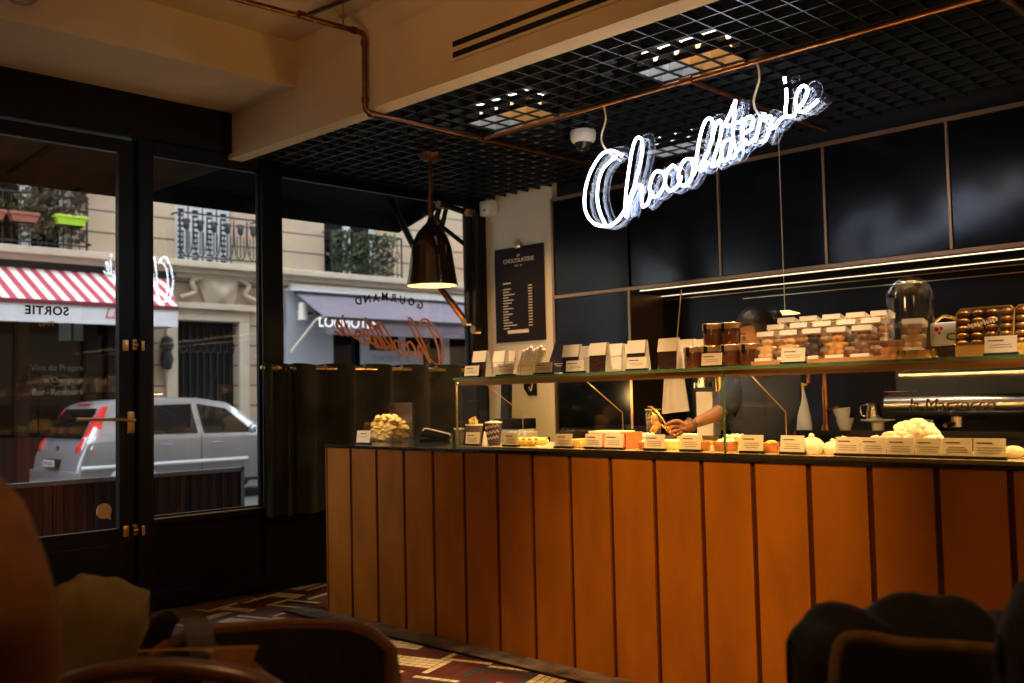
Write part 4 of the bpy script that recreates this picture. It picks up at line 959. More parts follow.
# ================================================================== BEHIND THE COUNTER
def skin(name, V, E, mat, parent, sub=2):
    """V: list of (point, radius); grown into one continuous tapered surface"""
    me = bpy.data.meshes.new(name); me.from_pydata([tuple(Vector(p)) for p, r in V], E, [])
    o = bpy.data.objects.new(name, me); COL.objects.link(o)
    md_ = o.modifiers.new('Skin', 'SKIN'); md_.use_smooth_shade = True
    for i, (p, r) in enumerate(V):
        r = r if isinstance(r, tuple) else (r, r); me.skin_vertices[0].data[i].radius = r
    me.skin_vertices[0].data[0].use_root = True
    s_ = o.modifiers.new('Sub', 'SUBSURF'); s_.levels = sub; s_.render_levels = sub
    me.materials.append(mat)
    if parent is not None:
        o.parent = parent
        for v_ in me.vertices: v_.co = v_.co-Vector(parent.location)
    return o
def hand(palm, wrist, tips, thumb, mat, parent, r=.0085):
    """palm block with five separate bent fingers"""
    m = MB(); d = (Vector(palm)-Vector(wrist))
    m.tube([Vector(wrist), Vector(wrist).lerp(Vector(palm), .6), Vector(palm)], [.024, .033, .030], 12)
    m.sph(Vector(palm), .031, (1.0, .95, .72), 10)
    for k, (a, b, c, e) in enumerate(tips+[thumb]):
        rr = r*(1.15 if k == len(tips) else [1, 1.05, 1, .85][k]); q = catmull([a, b, c, e], 4); n_ = len(q)
        m.tube(q, [rr*(1.05-.3*i/n_) for i in range(n_)], 9); m.sph(e, rr*.80, n=7); m.sph(b, rr*1.12, n=7)
    return m.build('hand', mat, parent)
S = lambda px, py, Y: AY(px, py, Y)
pe = thing('person', (-2.42, 4.80, 0), 'person with black hair in a slate blue t-shirt bending over the pastry case with tongs', 'person')
pel = S(764, 452, 4.66); pel.z = .95; ab_ = S(764, 425, 4.64); ch = S(764, 388, 4.58); nb_ = S(762, 364, 4.54); hc = S(757, 335, 4.44)
rs = S(742, 383, 4.52); re = S(720, 413, 4.40); rw = S(693, 424, 4.27); ls = S(790, 380, 4.60); le = S(786, 418, 4.78); lw = S(780, 446, 4.70)
pe.location = (pel.x, pel.y, 0); hl = pel+Vector((-.10, 0, 0)); hr = pel+Vector((.10, 0, 0))
def leg_(h): return [(h+Vector((0, 0, -.07)), .09), ((h.x, h.y, .48), .062), ((h.x, h.y+.03, .08), .04), ((h.x, h.y-.09, .045), .035)]
V = [(pel, (.15, .11)), (ab_, (.14, .105)), (ch, (.155, .11)), (nb_, .06), (nb_.lerp(hc, .5), .05), (hc, (.070, .082)), (rs, .055), (re, .041), (rw, .027), (ls, .045), (le, .038), (lw, .028),
     ]+leg_(hl)+leg_(hr)
E_ = [(0, 1), (1, 2), (2, 3), (3, 4), (4, 5), (2, 6), (6, 7), (7, 8), (2, 9), (9, 10), (10, 11), (0, 12), (12, 13), (13, 14), (14, 15), (0, 16), (16, 17), (17, 18), (18, 19)]
skin('body', V, E_, M['skin'], pe)
skin('trousers', [(pel+Vector((0, 0, .02)), (.165, .125)), (hl+Vector((0, 0, -.09)), .105), ((hl.x, hl.y, .48), .078), ((hl.x, hl.y+.03, .10), .065), (hr+Vector((0, 0, -.09)), .105), ((hr.x, hr.y, .48), .078), ((hr.x, hr.y+.03, .10), .065)], [(0, 1), (1, 2), (2, 3), (0, 4), (4, 5), (5, 6)], M['jeans'], pe)
cuff = rs.lerp(re, .98); lcuff = ls.lerp(le, .78)
skin('t_shirt', [(ch, (.185, .145)), (ab_, (.18, .145)), (pel, (.18, .145)), (nb_+Vector((.02, .02, -.01)), .085), (rs, .088), (cuff, .064), (ls, .095), (lcuff, .066)], [(0, 1), (1, 2), (0, 3), (0, 4), (4, 5), (0, 6), (6, 7)], M['shirt'], pe)
# head with a face
Fd = Vector((-.62, -.72, -.38)).normalized(); Rt = Fd.cross(Vector((0, 0, 1))).normalized(); Up = Rt.cross(Fd)
HM = Matrix(((Rt.x, Fd.x, Up.x, hc.x), (Rt.y, Fd.y, Up.y, hc.y), (Rt.z, Fd.z, Up.z, hc.z), (0, 0, 0, 1)))
def hp_(x, y, z): return HM @ Vector((x, y, z))
m = MB(); m.sph((0, 0, 0), 1, n=18)
for v_ in m.b.verts:
    x, y, z = v_.co; k = 1-.28*max(0, -z)**1.5
    x *= .076*k; yy = y*.092; zz = z*.118
    if y > .3 and z < 0: yy *= 1-.10*max(0, -z)
    e = math.exp(-((abs(x)-.031)**2/.00022+(zz-.012)**2/.00018)); yy -= .011*e*(y > 0)
    br_ = math.exp(-((zz-.034)**2/.00012+(x/.06)**2)); yy += .004*br_*(y > 0)
    nn = math.exp(-(x**2/.00012)) * max(0, 1-abs(zz+.006)/.036)*(y > 0); yy += .017*nn*(1-.5*(zz > 0))
    lp_ = math.exp(-((zz+.052)**2/.00010+x**2/.0006)); yy += .007*lp_*(y > 0)
    v_.co = HM @ Vector((x, yy, zz))
for s_ in (-1, 1):
    m.sph(hp_(s_*.074, -.008, -.002), .020, (.35, .7, 1), 8, HM.to_3x3().to_4x4())
m.sph(hp_(0, .098, -.022), .013, (1, 1, .8), 8)
m.build('head', M['skin'], pe)
m = MB()
for s_ in (-1, 1): m.sph(hp_(s_*.031, .079, .012), .0105, n=8)
m.build('eye', pbr('eye', (.10, .07, .06), .2), pe)
m = MB().tube([hp_(-.022, .090, -.050), hp_(0, .097, -.051), hp_(.022, .090, -.050)], .004, 6); m.build('mouth', pbr('lips', (.22, .07, .045), .4), pe)
for s_ in (-1, 1): m_ = MB().tube([hp_(s_*.015, .088, .033), hp_(s_*.032, .084, .038), hp_(s_*.050, .070, .032)], .0035, 5); m_.build('eyebrow', M['hair'], pe)
m = MB(); m.sph((0, 0, 0), 1, n=18)
for v_ in m.b.verts:
    x, y, z = v_.co; front = max(0, y)
    sc2 = 1.09+.05*math.sin(x*9+z*7)*.5
    zz = z*.122*sc2; yy = y*.098*sc2; x_h = x*.084*sc2
    if y > .25 and z < .42: yy = min(yy, .03)
    if z < -.35: zz = -.045-.02*(-z-.35)
    v_.co = HM @ Vector((x_h, yy-.008, zz+.008))
m.sph(hp_(0, -.115, .05), .045, (1, .9, .9), 10)
m.build('hair', M['hair'], pe)
# hand, bracelet, tongs
pw = S(684, 428, 4.22); kd = lambda px, py, Y: S(px, py, Y)
tips = [(kd(680, 424, 4.21), kd(672, 423.5, 4.18), kd(667, 428, 4.165), kd(669, 432, 4.175)), (kd(679, 427, 4.20), kd(672, 427, 4.165), kd(668, 431, 4.155), kd(671, 434, 4.17)),
        (kd(680, 431, 4.20), kd(674, 431, 4.165), kd(671, 435, 4.16), kd(674, 437, 4.175)), (kd(682, 433, 4.20), kd(678, 434, 4.17), kd(675, 437, 4.165), kd(678, 439, 4.18))]
hand(pw, rw, tips, (kd(686, 425, 4.20), kd(678, 421, 4.185), kd(671, 422, 4.165), kd(666, 425, 4.155)), M['skin'], pe)
br2 = rw.lerp(pw, .25); dd = (pw-rw).normalized(); oa = dd.orthogonal().normalized(); ob2 = dd.cross(oa)
tag(MB().tube([br2+(oa*math.cos(a)+ob2*math.sin(a))*.034 for a in [k*math.pi/8 for k in range(16)]], .0055, 6, closed=True).build('bracelet', M['cupbrown']), 'dark beaded bracelet on the wrist inside the case', 'bracelet')
tg = thing('tongs', tuple(kd(660, 420, 4.16)), 'copper serving tongs held over the pastries', 'tongs')
for s_ in (-1, 1):
    MB().tube(catmull([kd(676, 436, 4.17), kd(668, 429+s_*1.5, 4.158), kd(659, 418+s_*4, 4.15), kd(652, 410+s_*2.5, 4.15), kd(648, 412+s_*5, 4.15)], 5), .0055, 8).build('arm', M['gold'], tg)
# clear bag of pastry at the tong tips
q = kd(654, 434, 4.10)
pbx = thing('pastry_cup', tuple(q), 'clear cup of orange pastries below the tong tips', 'cup')
MB().lathe([(0, 0), (.034, 0), (.042, .09), (.040, .09), (.033, .003), (0, .003)], q, n=24).build('clear_cup', M['acrylic'], pbx)
m = MB()
for i in range(7): m.sph(q+Vector((random.uniform(-.018, .018), random.uniform(-.018, .018), .018+.011*i)), .017, n=7)
m.build('filling', M['caramel'], pbx)

# back counter with sink and equipment
bc = thing('back_counter', (-2, 5.4, 0), 'dark back counter under the niche holding tap, bowls and coffee machine', 'counter')
MB().box((-4.40, 4.98, 0), (XE-.02, 6.12, 1.02)).build('body', M['blackmatt'], bc, smooth=False)
MB().box((-4.42, 4.95, 1.02), (XE-.02, 6.13, 1.05), bev=.003).build('worktop', M['chocdark'] if 'chocdark' in M else M['stonetop'], bc, smooth=False)
zb_ = 1.05
def BK(px, py, Y=5.15): return AY(px, py, Y)
tp = BK(826.5, 425)
fa = thing('tap', (tp.x, 5.15, zb_), 'copper swan-neck tap on the back counter', 'tap')
k = tp.x; kl = BK(814.5, 388).x
MB().tube([(k, 5.15, zb_), (k, 5.15, zb_+.24)], .016, 12).tube(catmull([(k, 5.15, zb_+.22), (k-.002, 5.15, zb_+.30), (k-.03, 5.12, zb_+.345), (kl+.01, 5.10, zb_+.335), (kl, 5.09, zb_+.29), (kl, 5.09, zb_+.25)], 5), .012, 10).build('spout', M['pipe'], fa)
MB().cyl((k, 5.15, zb_+.10), (k+.075, 5.13, zb_+.11), .012).sph((k+.075, 5.13, zb_+.11), .016).cyl((k, 5.15, zb_), (k, 5.15, zb_+.02), .026).build('lever', M['pipe'], fa)
def bowl(px, z, tilt, lab):
    q = BK(px, 420, 5.10); t = MB().lathe([(0, 0), (.028, 0), (.042, .035), (.046, .060), (.042, .060), (.037, .032), (0, .006)], (0, 0, 0), n=28).build('bowl', M['ceramic'], world=False)
    t.location = (q.x, 5.10, z); t.rotation_euler = (0, tilt, 0); tag(t, lab, 'bowl')
bowl(845, zb_, 0, 'white ceramic bowl standing upright beside the copper tap'); bowl(843.5, zb_+.052, -.16, 'white ceramic bowl tilted in the top of the stack by the tap')
q = BK(874, 418, 5.12)
jg = thing('milk_jug', (q.x, 5.12, zb_+.052), 'steel milk jug on a pale rimmed plate beside the coffee machine', 'jug')
MB().lathe([(0, 0), (.040, 0), (.044, .02), (.032, .07), (.036, .085), (.033, .085), (.029, .07), (.038, .02), (0, .003)], (q.x, 5.12, zb_+.052), n=24).build('body', M['chrome'], jg)
MB().tube(catmull([(q.x-.036, 5.12, zb_+.13), (q.x-.07, 5.12, zb_+.12), (q.x-.065, 5.12, zb_+.075), (q.x-.04, 5.12, zb_+.07)], 4), .004, 6).build('handle', M['chrome'], jg)
tag(MB().lathe([(0, .0), (.03, 0), (.034, .038), (.085, .046), (.087, .051), (.03, .046), (0, .046)], (q.x+.02, 5.12, zb_), n=32).build('cake_stand', M['ceramic']), 'pale low stand under the steel milk jug', 'stand')
q = BK(803.5, 428, 5.02)
bt = thing('squeeze_bottle', (q.x, 5.02, zb_), 'tall white cone bottle with a yellow tip behind the shirt', 'bottle')
MB().lathe([(0, 0), (.046, 0), (.048, .02), (.038, .09), (.024, .16), (.014, .205), (.009, .225), (0, .225)], (q.x, 5.02, zb_), n=24).build('body', M['ceramic'], bt)
MB().lathe([(0, .222), (.014, .223), (.009, .252), (0, .256)], (q.x, 5.02, zb_), n=14).box((q.x, 5.015, zb_+.238), (q.x+.028, 5.028, zb_+.25)).build('tip', M['yellow'], bt)
# coffee machine
mx0 = BK(881, 400, 5.02).x
cm = thing('coffee_machine', (mx0+.6, 5.3, zb_), 'long coffee machine with a brushed steel front bar and clear upper guard', 'coffee machine')
zc_ = BK(950, 405, 5.02).z
MB().tube([(mx0+.02, 5.06, zc_), (XE-1.6, 5.06, zc_)], .058, 28).build('front_bar', M['chrome'], cm)
MB().cyl((mx0+.005, 5.06, zc_), (mx0+.02, 5.06, zc_), .050).build('end_cap', M['blackmatt'], cm)
MB().box((mx0+.05, 5.13, zb_+.05), (XE-1.6, 5.75, zc_+.03), bev=.02).build('body', M['blackmatt'], cm)
MB().box((mx0+.02, 5.16, zc_+.05), (XE-1.6, 5.17, zc_+.21)).box((mx0+.02, 5.16, zc_+.20), (XE-1.6, 5.55, zc_+.21)).build('cup_guard', clear('grey_guard', (.75, .8, .82), ior=1.5, haze=.12, hazecol=(.5, .55, .6)), cm, smooth=False)
for x in (mx0+.10, mx0+1.1): MB().box((x, 5.3, zb_), (x+.05, 5.5, zb_+.06)).build('foot', M['steel'], cm, smooth=False)
for x in (mx0+.35, mx0+.75):
    MB().cyl((x, 5.10, zc_-.05), (x, 5.10, zc_-.11), .032).tube([(x, 5.10, zc_-.09), (x-.02, 4.99, zc_-.10)], .011, 8).build('portafilter', M['chrome'], cm)
tq = BK(950, 405, 5.0)
o = text('lettering', 'la Marzocco', .085, M['ink'], cm, basis((1, 0, 0), (0, 0, 1), (tq.x-cm.location.x, 5.0-cm.location.y, zc_-cm.location.z)), ext=.0008, shear=.25)
q = BK(903, 388, 5.25)
tag(MB().lathe([(0, 0), (.05, 0), (.085, .012), (.08, .014), (.05, .004), (0, .004)], (q.x, 5.22, zc_+.058), n=24).build('saucer', pbr('pink_glaze', (.6, .22, .16), .3)), 'pink saucer at the end of the coffee machine bar', 'saucer')
# register, scale and box at the left back
xr = S(516, 430, 4.25)
rg = thing('cash_register', (xr.x, 4.32, 1.0), 'black till screen on a stand behind the purple cup', 'till')
a = S(503, 427, 4.25); b = S(528, 420, 4.25)
MB().box((a.x, 4.17, 1.075), (b.x, 4.32, b.z+.01), bev=.006).build('base', M['blackmatt'], rg)
MB().box((a.x-.0, 4.18, 0.998), (b.x+.0, 4.30, 1.075), bev=.003).build('white_foot', M['ceramic'], rg)
MB().poly([(a.x+.01, 4.22, b.z), (a.x+.075, 4.22, b.z), (a.x+.06, 4.25, 1.46), (a.x-.002, 4.25, 1.46)], (0, .03, 0)).build('screen_back', M['blackmatt'], rg, smooth=False)
a = S(528, 442, 4.2); tag(MB().box((a.x, 4.15, 1.0), (a.x+.035, 4.25, 1.062), bev=.003).build('yellow_box', M['cream'], smooth=False), 'small yellow lit box beside the till base', 'box')
a = S(550, 440, 4.28); MBx = MB().box((a.x-.14, 4.20, 1.0), (a.x+.02, 4.26, 1.03)); tag(MBx.build('dark_tray', M['blackmatt'], smooth=False), 'flat black tray behind the golden pastry fingers', 'tray')
# paper bags and cup seen through the case, standing on a shelf at the back
wt = thing('worktable', (-3.35, 4.75, 0), 'dark worktable with a brass edge behind the case, under the white paper bags', 'table')
MB().box((-3.75, 4.62, 1.005), (-2.99, 4.95, 1.03), bev=.002).build('top', M['stonetop'], wt, smooth=False)
MB().box((-3.75, 4.612, 1.008), (-2.99, 4.62, 1.028)).build('edge', M['brass'], wt, smooth=False)
MB().box((-3.73, 4.66, 0), (-3.01, 4.94, 1.005)).build('cabinet', M['blackmatt'], wt, smooth=False)
def paperbag(p0, p1, p2, p3, Y, lab, hang):
    P4 = [S(*p, Y) for p in (p0, p1, p2, p3)]; z0 = min(p.z for p in P4); c = sum(P4, Vector())/4
    base = 1.03
    t = thing('paper_bag', (c.x, Y, base), lab, 'bag')
    q = [Vector(p) for p in P4]; q[0].z = q[1].z = base if not hang else q[0].z
    MB().poly(q, (0, .07, 0)).build('body', M['paper'], t, smooth=False)
    return t
paperbag((697, 424), (713, 424), (712, 392), (696, 392), 4.66, 'upright white paper bag beside the forearm, behind the case', False)
t = thing('white_apron', tuple(S(675, 412, 4.72)), 'white cloth hanging above the worktable behind the case', 'cloth')
P4 = [S(*p, 4.72) for p in ((662, 414), (689, 411), (684, 378), (664, 376))]
MB().grid(lambda u, v: tuple(P4[0].lerp(P4[1], u).lerp(P4[3].lerp(P4[2], u), v)+Vector((0, .012*math.sin(u*9), 0))), 14, 6, .004).build('cloth', M['paper'], t)
MB().tube([P4[3]+Vector((-.02, 0, .0)), P4[2]+Vector((.02, 0, .0))], .006).tube([(P4[3]+P4[2])/2, (P4[3]+P4[2])/2+Vector((0, .0, .0))+Vector((0, .1, .5))], .004).build('hanging_bar', M['brass'], t)
q = S(653, 412, 4.74); t_, x_ = cup(653, 412, 4.74, .045, .095, M['cuppurple'], 'navy patterned cup behind the tongs', True, 1.03)
t_.location.z += .045
tag(MB().box((q.x-.10, 4.68, 1.03), (q.x+.09, 4.82, 1.075), bev=.003).build('cup_tray', M['blackmatt'], smooth=False), 'black box under the navy patterned cup', 'box')
a = S(700, 437, 4.45); tag(MB().box((S(697, 437, 4.4).x, 4.29, .985), (S(733, 437, 4.4).x, 4.45, 1.015), bev=.003).build('yellow_board', M['yellow'], smooth=False), 'yellow chopping board behind the tarts', 'board')
tag(MB().box((-3.3, 4.28, 0), (-2.6, 4.46, .985)).build('under_cabinet', M['blackmatt'], smooth=False), 'black low cabinet carrying the yellow board', 'cabinet')
gr = thing('grinder_fitting', tuple(S(700, 375, 4.8)), 'brass and steel group fitting above the upright white bag', 'fitting')
a = S(703, 372, 4.8); MB().cyl(a, a+Vector((0, 0, -.06)), .03).cyl(a+Vector((0, 0, -.06)), a+Vector((0, 0, -.085)), .055).build('head', M['chrome'], gr)
MB().box((a.x-.16, 4.83, a.z-.02), (a.x+.14, 4.98, a.z+.06), bev=.008).cyl((a.x+.05, 4.9, 1.05), (a.x+.05, 4.9, a.z-.02), .03).build('body', M['brass'], gr)
# glowing disc imitating a pendant's reflection in the back wall
q = S(785, 314, 5.45)
dp = thing('pendant_reflection', (q.x, 5.45, q.z), 'thin glowing yellow-green disc imitating a pendant reflection over the bear boxes', 'lamp')
MB().lathe([(0, .022), (.03, .02), (.085, .003), (.088, 0), (0, 0)], q, n=30).build('disc', pbr('reflection_glow', (.8, .75, .4), .4, emis=(1, .75, .25), es=2.0), dp)
MB().tube([q+Vector((0, 0, .02)), q+Vector((0, 0, ZG-q.z))], .002, 5).build('wire', M['cream'], dp)
struct(MB().box((-5.15, 5.0, 0), (-4.6, YB, .9)).build('wall_low_unit', M['blackmatt'], smooth=False))

# ================================================================== STREET
ZG0 = -.20
struct(MB().box((-40, -14, ZG0-.1), (XW-.08, 60, ZG0)).build('street', M['asphalt'], smooth=False, origin=(-20, 0, ZG0)))
struct(MB().box((-8.4, -14, ZG0), (XW-.09, 60, -.08)).box((-18, -14, ZG0), (-16.1, 60, -.08)).build('pavement', M['pavement'], smooth=False))
struct(MB().box((XW-.45, -14, 3.17), (XW-.06, 40, 15)).box((XW-.45, -14, -.1), (XW-.09, -3, 3.2)).box((XW-.45, 6.2, -.1), (XW-.09, 40, 3.2)).build('wall_facade_own', M['stone'], smooth=False))
cn = thing('street_canopy', (-6.6, 2, 2.8), 'dark folded street canopy over the shop window with its diagonal arm', 'canopy')
ye = BX(399, 226, -7.2).y
MB().poly([(-6.0, -6, 3.35), (-6.0, ye, 3.35), (-7.2, ye, 2.98), (-7.2, -6, 2.98)], (0, 0, -.03)).box((-7.22, -6, 2.80), (-7.19, ye, 2.98)).poly([(-6.0, ye, 3.35), (-7.2, ye, 2.98), (-7.2, ye, 2.80), (-6.0, ye, 3.1)], (0, -.02, 0)).build('cover', M['canopy'], cn, smooth=False)
MB().tube([BX(386, 190, -7.0), BX(414, 247, -6.3)], .028, 8).build('arm', M['blackmatt'], cn)
# ribbed terrace screens outside
def screen(p0, p1, lab):
    a = BX(*p0, -7.0); b = BX(*p1, -7.0); zt = .765; zb2 = -.05; t = thing('terrace_screen', (-7.0, (a.y+b.y)/2, -.08), lab, 'screen', 'ribbed terrace screens outside the shop front')
    MB().box((-7.02, a.y, zt-.03), (-6.98, b.y, zt)).build('top_rail', M['steel2'], t, smooth=False)
    MB().box((-7.02, b.y-.03, -.08), (-6.98, b.y, zt)).box((-7.02, a.y, -.08), (-6.98, a.y+.03, zt)).build('post', M['steel2'], t, smooth=False)
    m = MB(); y = a.y+.03
    while y < b.y-.06: m.box((-7.008, y, zb2), (-6.992, y+.055, zt-.03)); m.box((-6.992, y+.062, zb2), (-6.984, y+.072, zt-.03)); y += .085
    m.box((-7.016, a.y, zb2), (-7.006, b.y, zt-.02)); m.build('ribbed_panel', M['ribbed'], t, smooth=False)
M['steel2'] = pbr('grey_rail', (.16, .16, .165), .5, metal=.4)
screen((-60, 490), (128, 477), 'ribbed grey screen outside the glazed door'); screen((131, 477), (243, 466), 'ribbed grey screen ending in a steel post outside the middle window')

# ---------------------------------------------------------------- car
def make_car(y0, xc, paint, lab):
    t = thing('car', (xc, y0, ZG0), lab, 'car')
    W = .86
    st_ = [ # y, zbottom, zbelt, ztop, w_low, w_belt, w_top
     (0.00, .36, .55, .60, .70, .72, .66), (.05, .28, .72, .80, .80, .80, .70), (.14, .26, .94, .99, .83, .83, .72), (.30, .26, .97, 1.26, .84, .84, .68), (.46, .26, .975, 1.47, .84, .845, .64),
     (.62, .26, .98, 1.52, .845, .85, .645), (1.2, .25, .98, 1.555, .85, .86, .66), (1.9, .25, .975, 1.545, .85, .86, .66), (2.4, .25, .97, 1.47, .85, .86, .64), (2.75, .25, .965, 1.25, .85, .855, .66), (3.05, .25, .955, 1.02, .85, .85, .70), (3.5, .26, .86, .93, .84, .83, .70), (3.85, .28, .70, .80, .80, .78, .66), (4.02, .34, .50, .58, .68, .68, .6)]
    def lerpst(y):
        for a, b in zip(st_, st_[1:]):
            if a[0] <= y <= b[0]:
                k = (y-a[0])/(b[0]-a[0]); return [a[i]+(b[i]-a[i])*k for i in range(7)]
        return list(st_[-1])
    def side(y, z, s_=1, off=.006):
        q = lerpst(y); zb_, zt_ = q[2], q[3]
        if z <= zb_: return (s_*(q[4]+(q[5]-q[4])*max(0, min(1, (z-q[1])/(zb_-q[1])))+.012+off), y, z)
        return (s_*(q[5]+(q[6]-q[5])*min(1, (z-zb_)/max(.02, zt_-zb_))+off), y, z)
    m = MB(); rings = []
    ys = sorted(set([a[0] for a in st_]+[.09, .22, .38, .9, 1.55, 2.15, 2.6, 2.9, 3.3, 3.7]))
    for y in ys:
        _, zb_, zl, zt_, wl_, wb_, wt_ = lerpst(y); ring = []
        pts = [(0, zb_), (wl_*.9, zb_), (wl_, zb_+.06), (wl_+.012, (zb_+zl)*.55), (wb_+.012, zl-.03), (wb_, zl), (wb_*.5+wt_*.5, (zl+zt_)/2), (wt_+.01, zt_-.03), (wt_-.06, zt_), (0, zt_+.015)]
        full = [(x, z) for x, z in pts]+[(-x, z) for x, z in pts[-2:0:-1]]
        rings.append([m.b.verts.new((x, y, z)) for x, z in full])
    for a, b in zip(rings, rings[1:]):
        n = len(a)
        for k in range(n): m.b.faces.new([a[k], a[(k+1) % n], b[(k+1) % n], b[k]])
    m.b.faces.new(rings[0]); m.b.faces.new(rings[-1][::-1])
    m.build('body', paint, t, world=False)
    for s_ in (-1, 1):
        for nm, pl in (('quarter_window', [(.62, 1.03), (1.0, 1.03), (1.0, 1.43), (.74, 1.42), (.64, 1.32)]), ('rear_window', [(1.10, 1.03), (1.78, 1.02), (1.74, 1.46), (1.10, 1.45)]), ('front_window', [(1.88, 1.02), (2.72, 1.00), (2.62, 1.14), (2.32, 1.38), (1.84, 1.46)])):
            MB().poly([side(y, z, s_, .008) for y, z in pl], (-s_*.006, 0, 0)).build(nm, M['darkglass'], t, smooth=False, world=False)
        # tail light climbing the corner pillar
        pl = [(.05, .82), (.21, .80), (.30, 1.02), (.43, 1.30), (.50, 1.455), (.42, 1.44), (.28, 1.23), (.13, .98), (.06, .90)]
        MB().poly([side(y, z, s_, .012 if s_ > 0 else -.02) for y, z in pl], (-s_*.05, -.008, 0)).build('tail_light', M['redlens'], t, smooth=False, world=False)
        MB().poly([side(y, z, s_, .018 if s_ > 0 else -.03) for y, z in [(.09, .86), (.19, .86), (.27, 1.03), (.16, 1.03)]], (-s_*.05, -.012, 0)).build('reversing_lens', M['whitelens'], t, smooth=False, world=False)
        MB().tube([side(y, .60, s_, .012) for y in (.06, .2, .4, 1.2, 2.0, 2.6)], .030, 8).build('side_moulding', M['silverlight'], t, world=False)
        for y in (1.05, 1.83, 2.78): MB().tube([side(y, z, s_, .002) for z in (.36, .7, .96, 1.02)], .004, 5).build('door_seam', M['ink'], t, world=False)
        for y in (1.18, 1.98): MB().tube([side(y, .87, s_, .028), side(y+.17, .87, s_, .028)], .012, 8).build('door_handle', paint, t, world=False)
        MB().sph((s_*.99, 2.62, 1.06), .085, (1.1, .7, .85), 10).build('mirror', paint, t, world=False)
        for y in (.78, 3.25):
            MB().cyl((s_*.60, y, .30), (s_*.868, y, .30), .30, n=32).build('tyre', M['tyre'], t, world=False)
            w_ = MB().cyl((s_*.862, y, .30), (s_*.875, y, .30), .19, n=28); w_.build('wheel', M['steel'], t, world=False)
            MB().tube([(s_*.868, y+.345*math.cos(a), .30+.345*math.sin(a)) for a in [math.pi*k/12 for k in range(13)]], .030, 8).build('wheel_arch', M['silverlight'] if paint is M['silver'] else paint, t, world=False)
    ry = lambda z: next((a[0]+(b[0]-a[0])*(z-a[3])/(b[3]-a[3]) for a, b in zip(st_, st_[1:]) if a[3] <= z <= b[3]), .3)
    MB().grid(lambda u, v: ((u-.5)*(1.30-.22*v), ry(1.01+.41*v)-.028-.012*math.sin(math.pi*u), 1.01+.41*v), 8, 8, .004).build('hatch_window', M['darkglass'], t, smooth=False, world=False)
    MB().box((-.22, .43, 1.475), (.22, .48, 1.495)).build('brake_light', M['redlens'], t, smooth=False, world=False)
    MB().box((-.78, -.05, .34), (.78, .10, .56), bev=.04).build('bumper', paint, t, world=False)
    MB().box((-.24, -.062, .60), (.24, .04, .72), bev=.004).build('plate_recess', M['blackmatt'], t, world=False)
    MB().box((-.20, -.068, .615), (.20, -.06, .705)).build('number_plate', M['plate'], t, smooth=False, world=False)
    m = MB()
    for k in range(7): m.box((-.17+k*.05, -.070, .63), (-.14+k*.05, -.067, .69))
    m.build('plate_print', M['ink'], t, smooth=False, world=False)
    MB().cyl((0, .075, .86), (0, .055, .86), .045).build('badge', M['ink'], t, world=False)
    return t
M['silverlight'] = pbr('pale_moulding', (.66, .68, .72), .3, metal=.3, coat=.5)
yc0 = BX(78, 465, -13.9).y
make_car(yc0, -13.9-.86, M['silver'], 'silver hatchback with tall red tail lights parked across the street')
make_car(yc0-4.9, -15.0, M['darkpaint'], 'dark car parked behind the silver one, mostly out of the frame')

# ---------------------------------------------------------------- stone building opposite
FX = -18.0
F = lambda px, py, X=FX: BX(px, py, X)
bd = thing('stone_building', (FX-.3, 10, ZG0), 'pale limestone apartment building with grooved courses opposite', 'building')
ys0 = F(152, 330).y; ys1 = F(258, 330).y; dz1 = F(200, 321).z; dy0 = F(176, 330).y; dy1 = F(238, 330).y
wins = []
def Fw(px0, px1): return F(px0, 230).y, F(px1, 230).y
wA = (F(-14, 200).y, F(72, 200).y); wB = (F(175, 220).y, F(232, 220).y); wC = (F(324, 230).y, F(380, 230).y)
zl0 = 4.00
m = MB(); cur = -12; Wl = [(wA[0], wA[1]), (wB[0], wB[1]), (wC[0], wC[1]), (wC[1]+2.6, wC[1]+3.9), (wC[1]+6, wC[1]+7.3)]
for (a, b) in Wl: m.box((FX-.4, cur, zl0), (FX, a, 7.0)); m.box((FX-.4, a, 6.6), (FX, b, 7.0)); m.box((FX-.4, a, zl0-.1), (FX, b, zl0+.02)); cur = b
m.box((FX-.4, cur, zl0), (FX, 45, 7.0)); m.box((FX-.4, -12, 7.0), (FX, 45, 15))
m.box((FX-.4, ys0, ZG0), (FX, dy0, zl0)); m.box((FX-.4, dy1, ZG0), (FX, ys1, zl0)); m.box((FX-.4, dy0, dz1), (FX, dy1, zl0))
m.box((FX-.4, -12, 3.3), (FX, ys0, zl0)); m.box((FX-.4, ys1, 3.2), (FX, 45, zl0)); m.box((FX-.6, -12, ZG0), (FX-.45, 45, 7))
m.build('wall', M['stone'], bd, smooth=False)
lz1 = F(200, 265).z; 
m = MB().box((FX, -12, lz1-.10), (FX+.38, 45, lz1+.03), bev=.02).box((FX, -12, lz1-.20), (FX+.24, 45, lz1-.10), bev=.02).box((FX, -12, lz1-.28), (FX+.12, 45, lz1-.20)); m.build('ledge', M['trimstone'], bd, smooth=False)
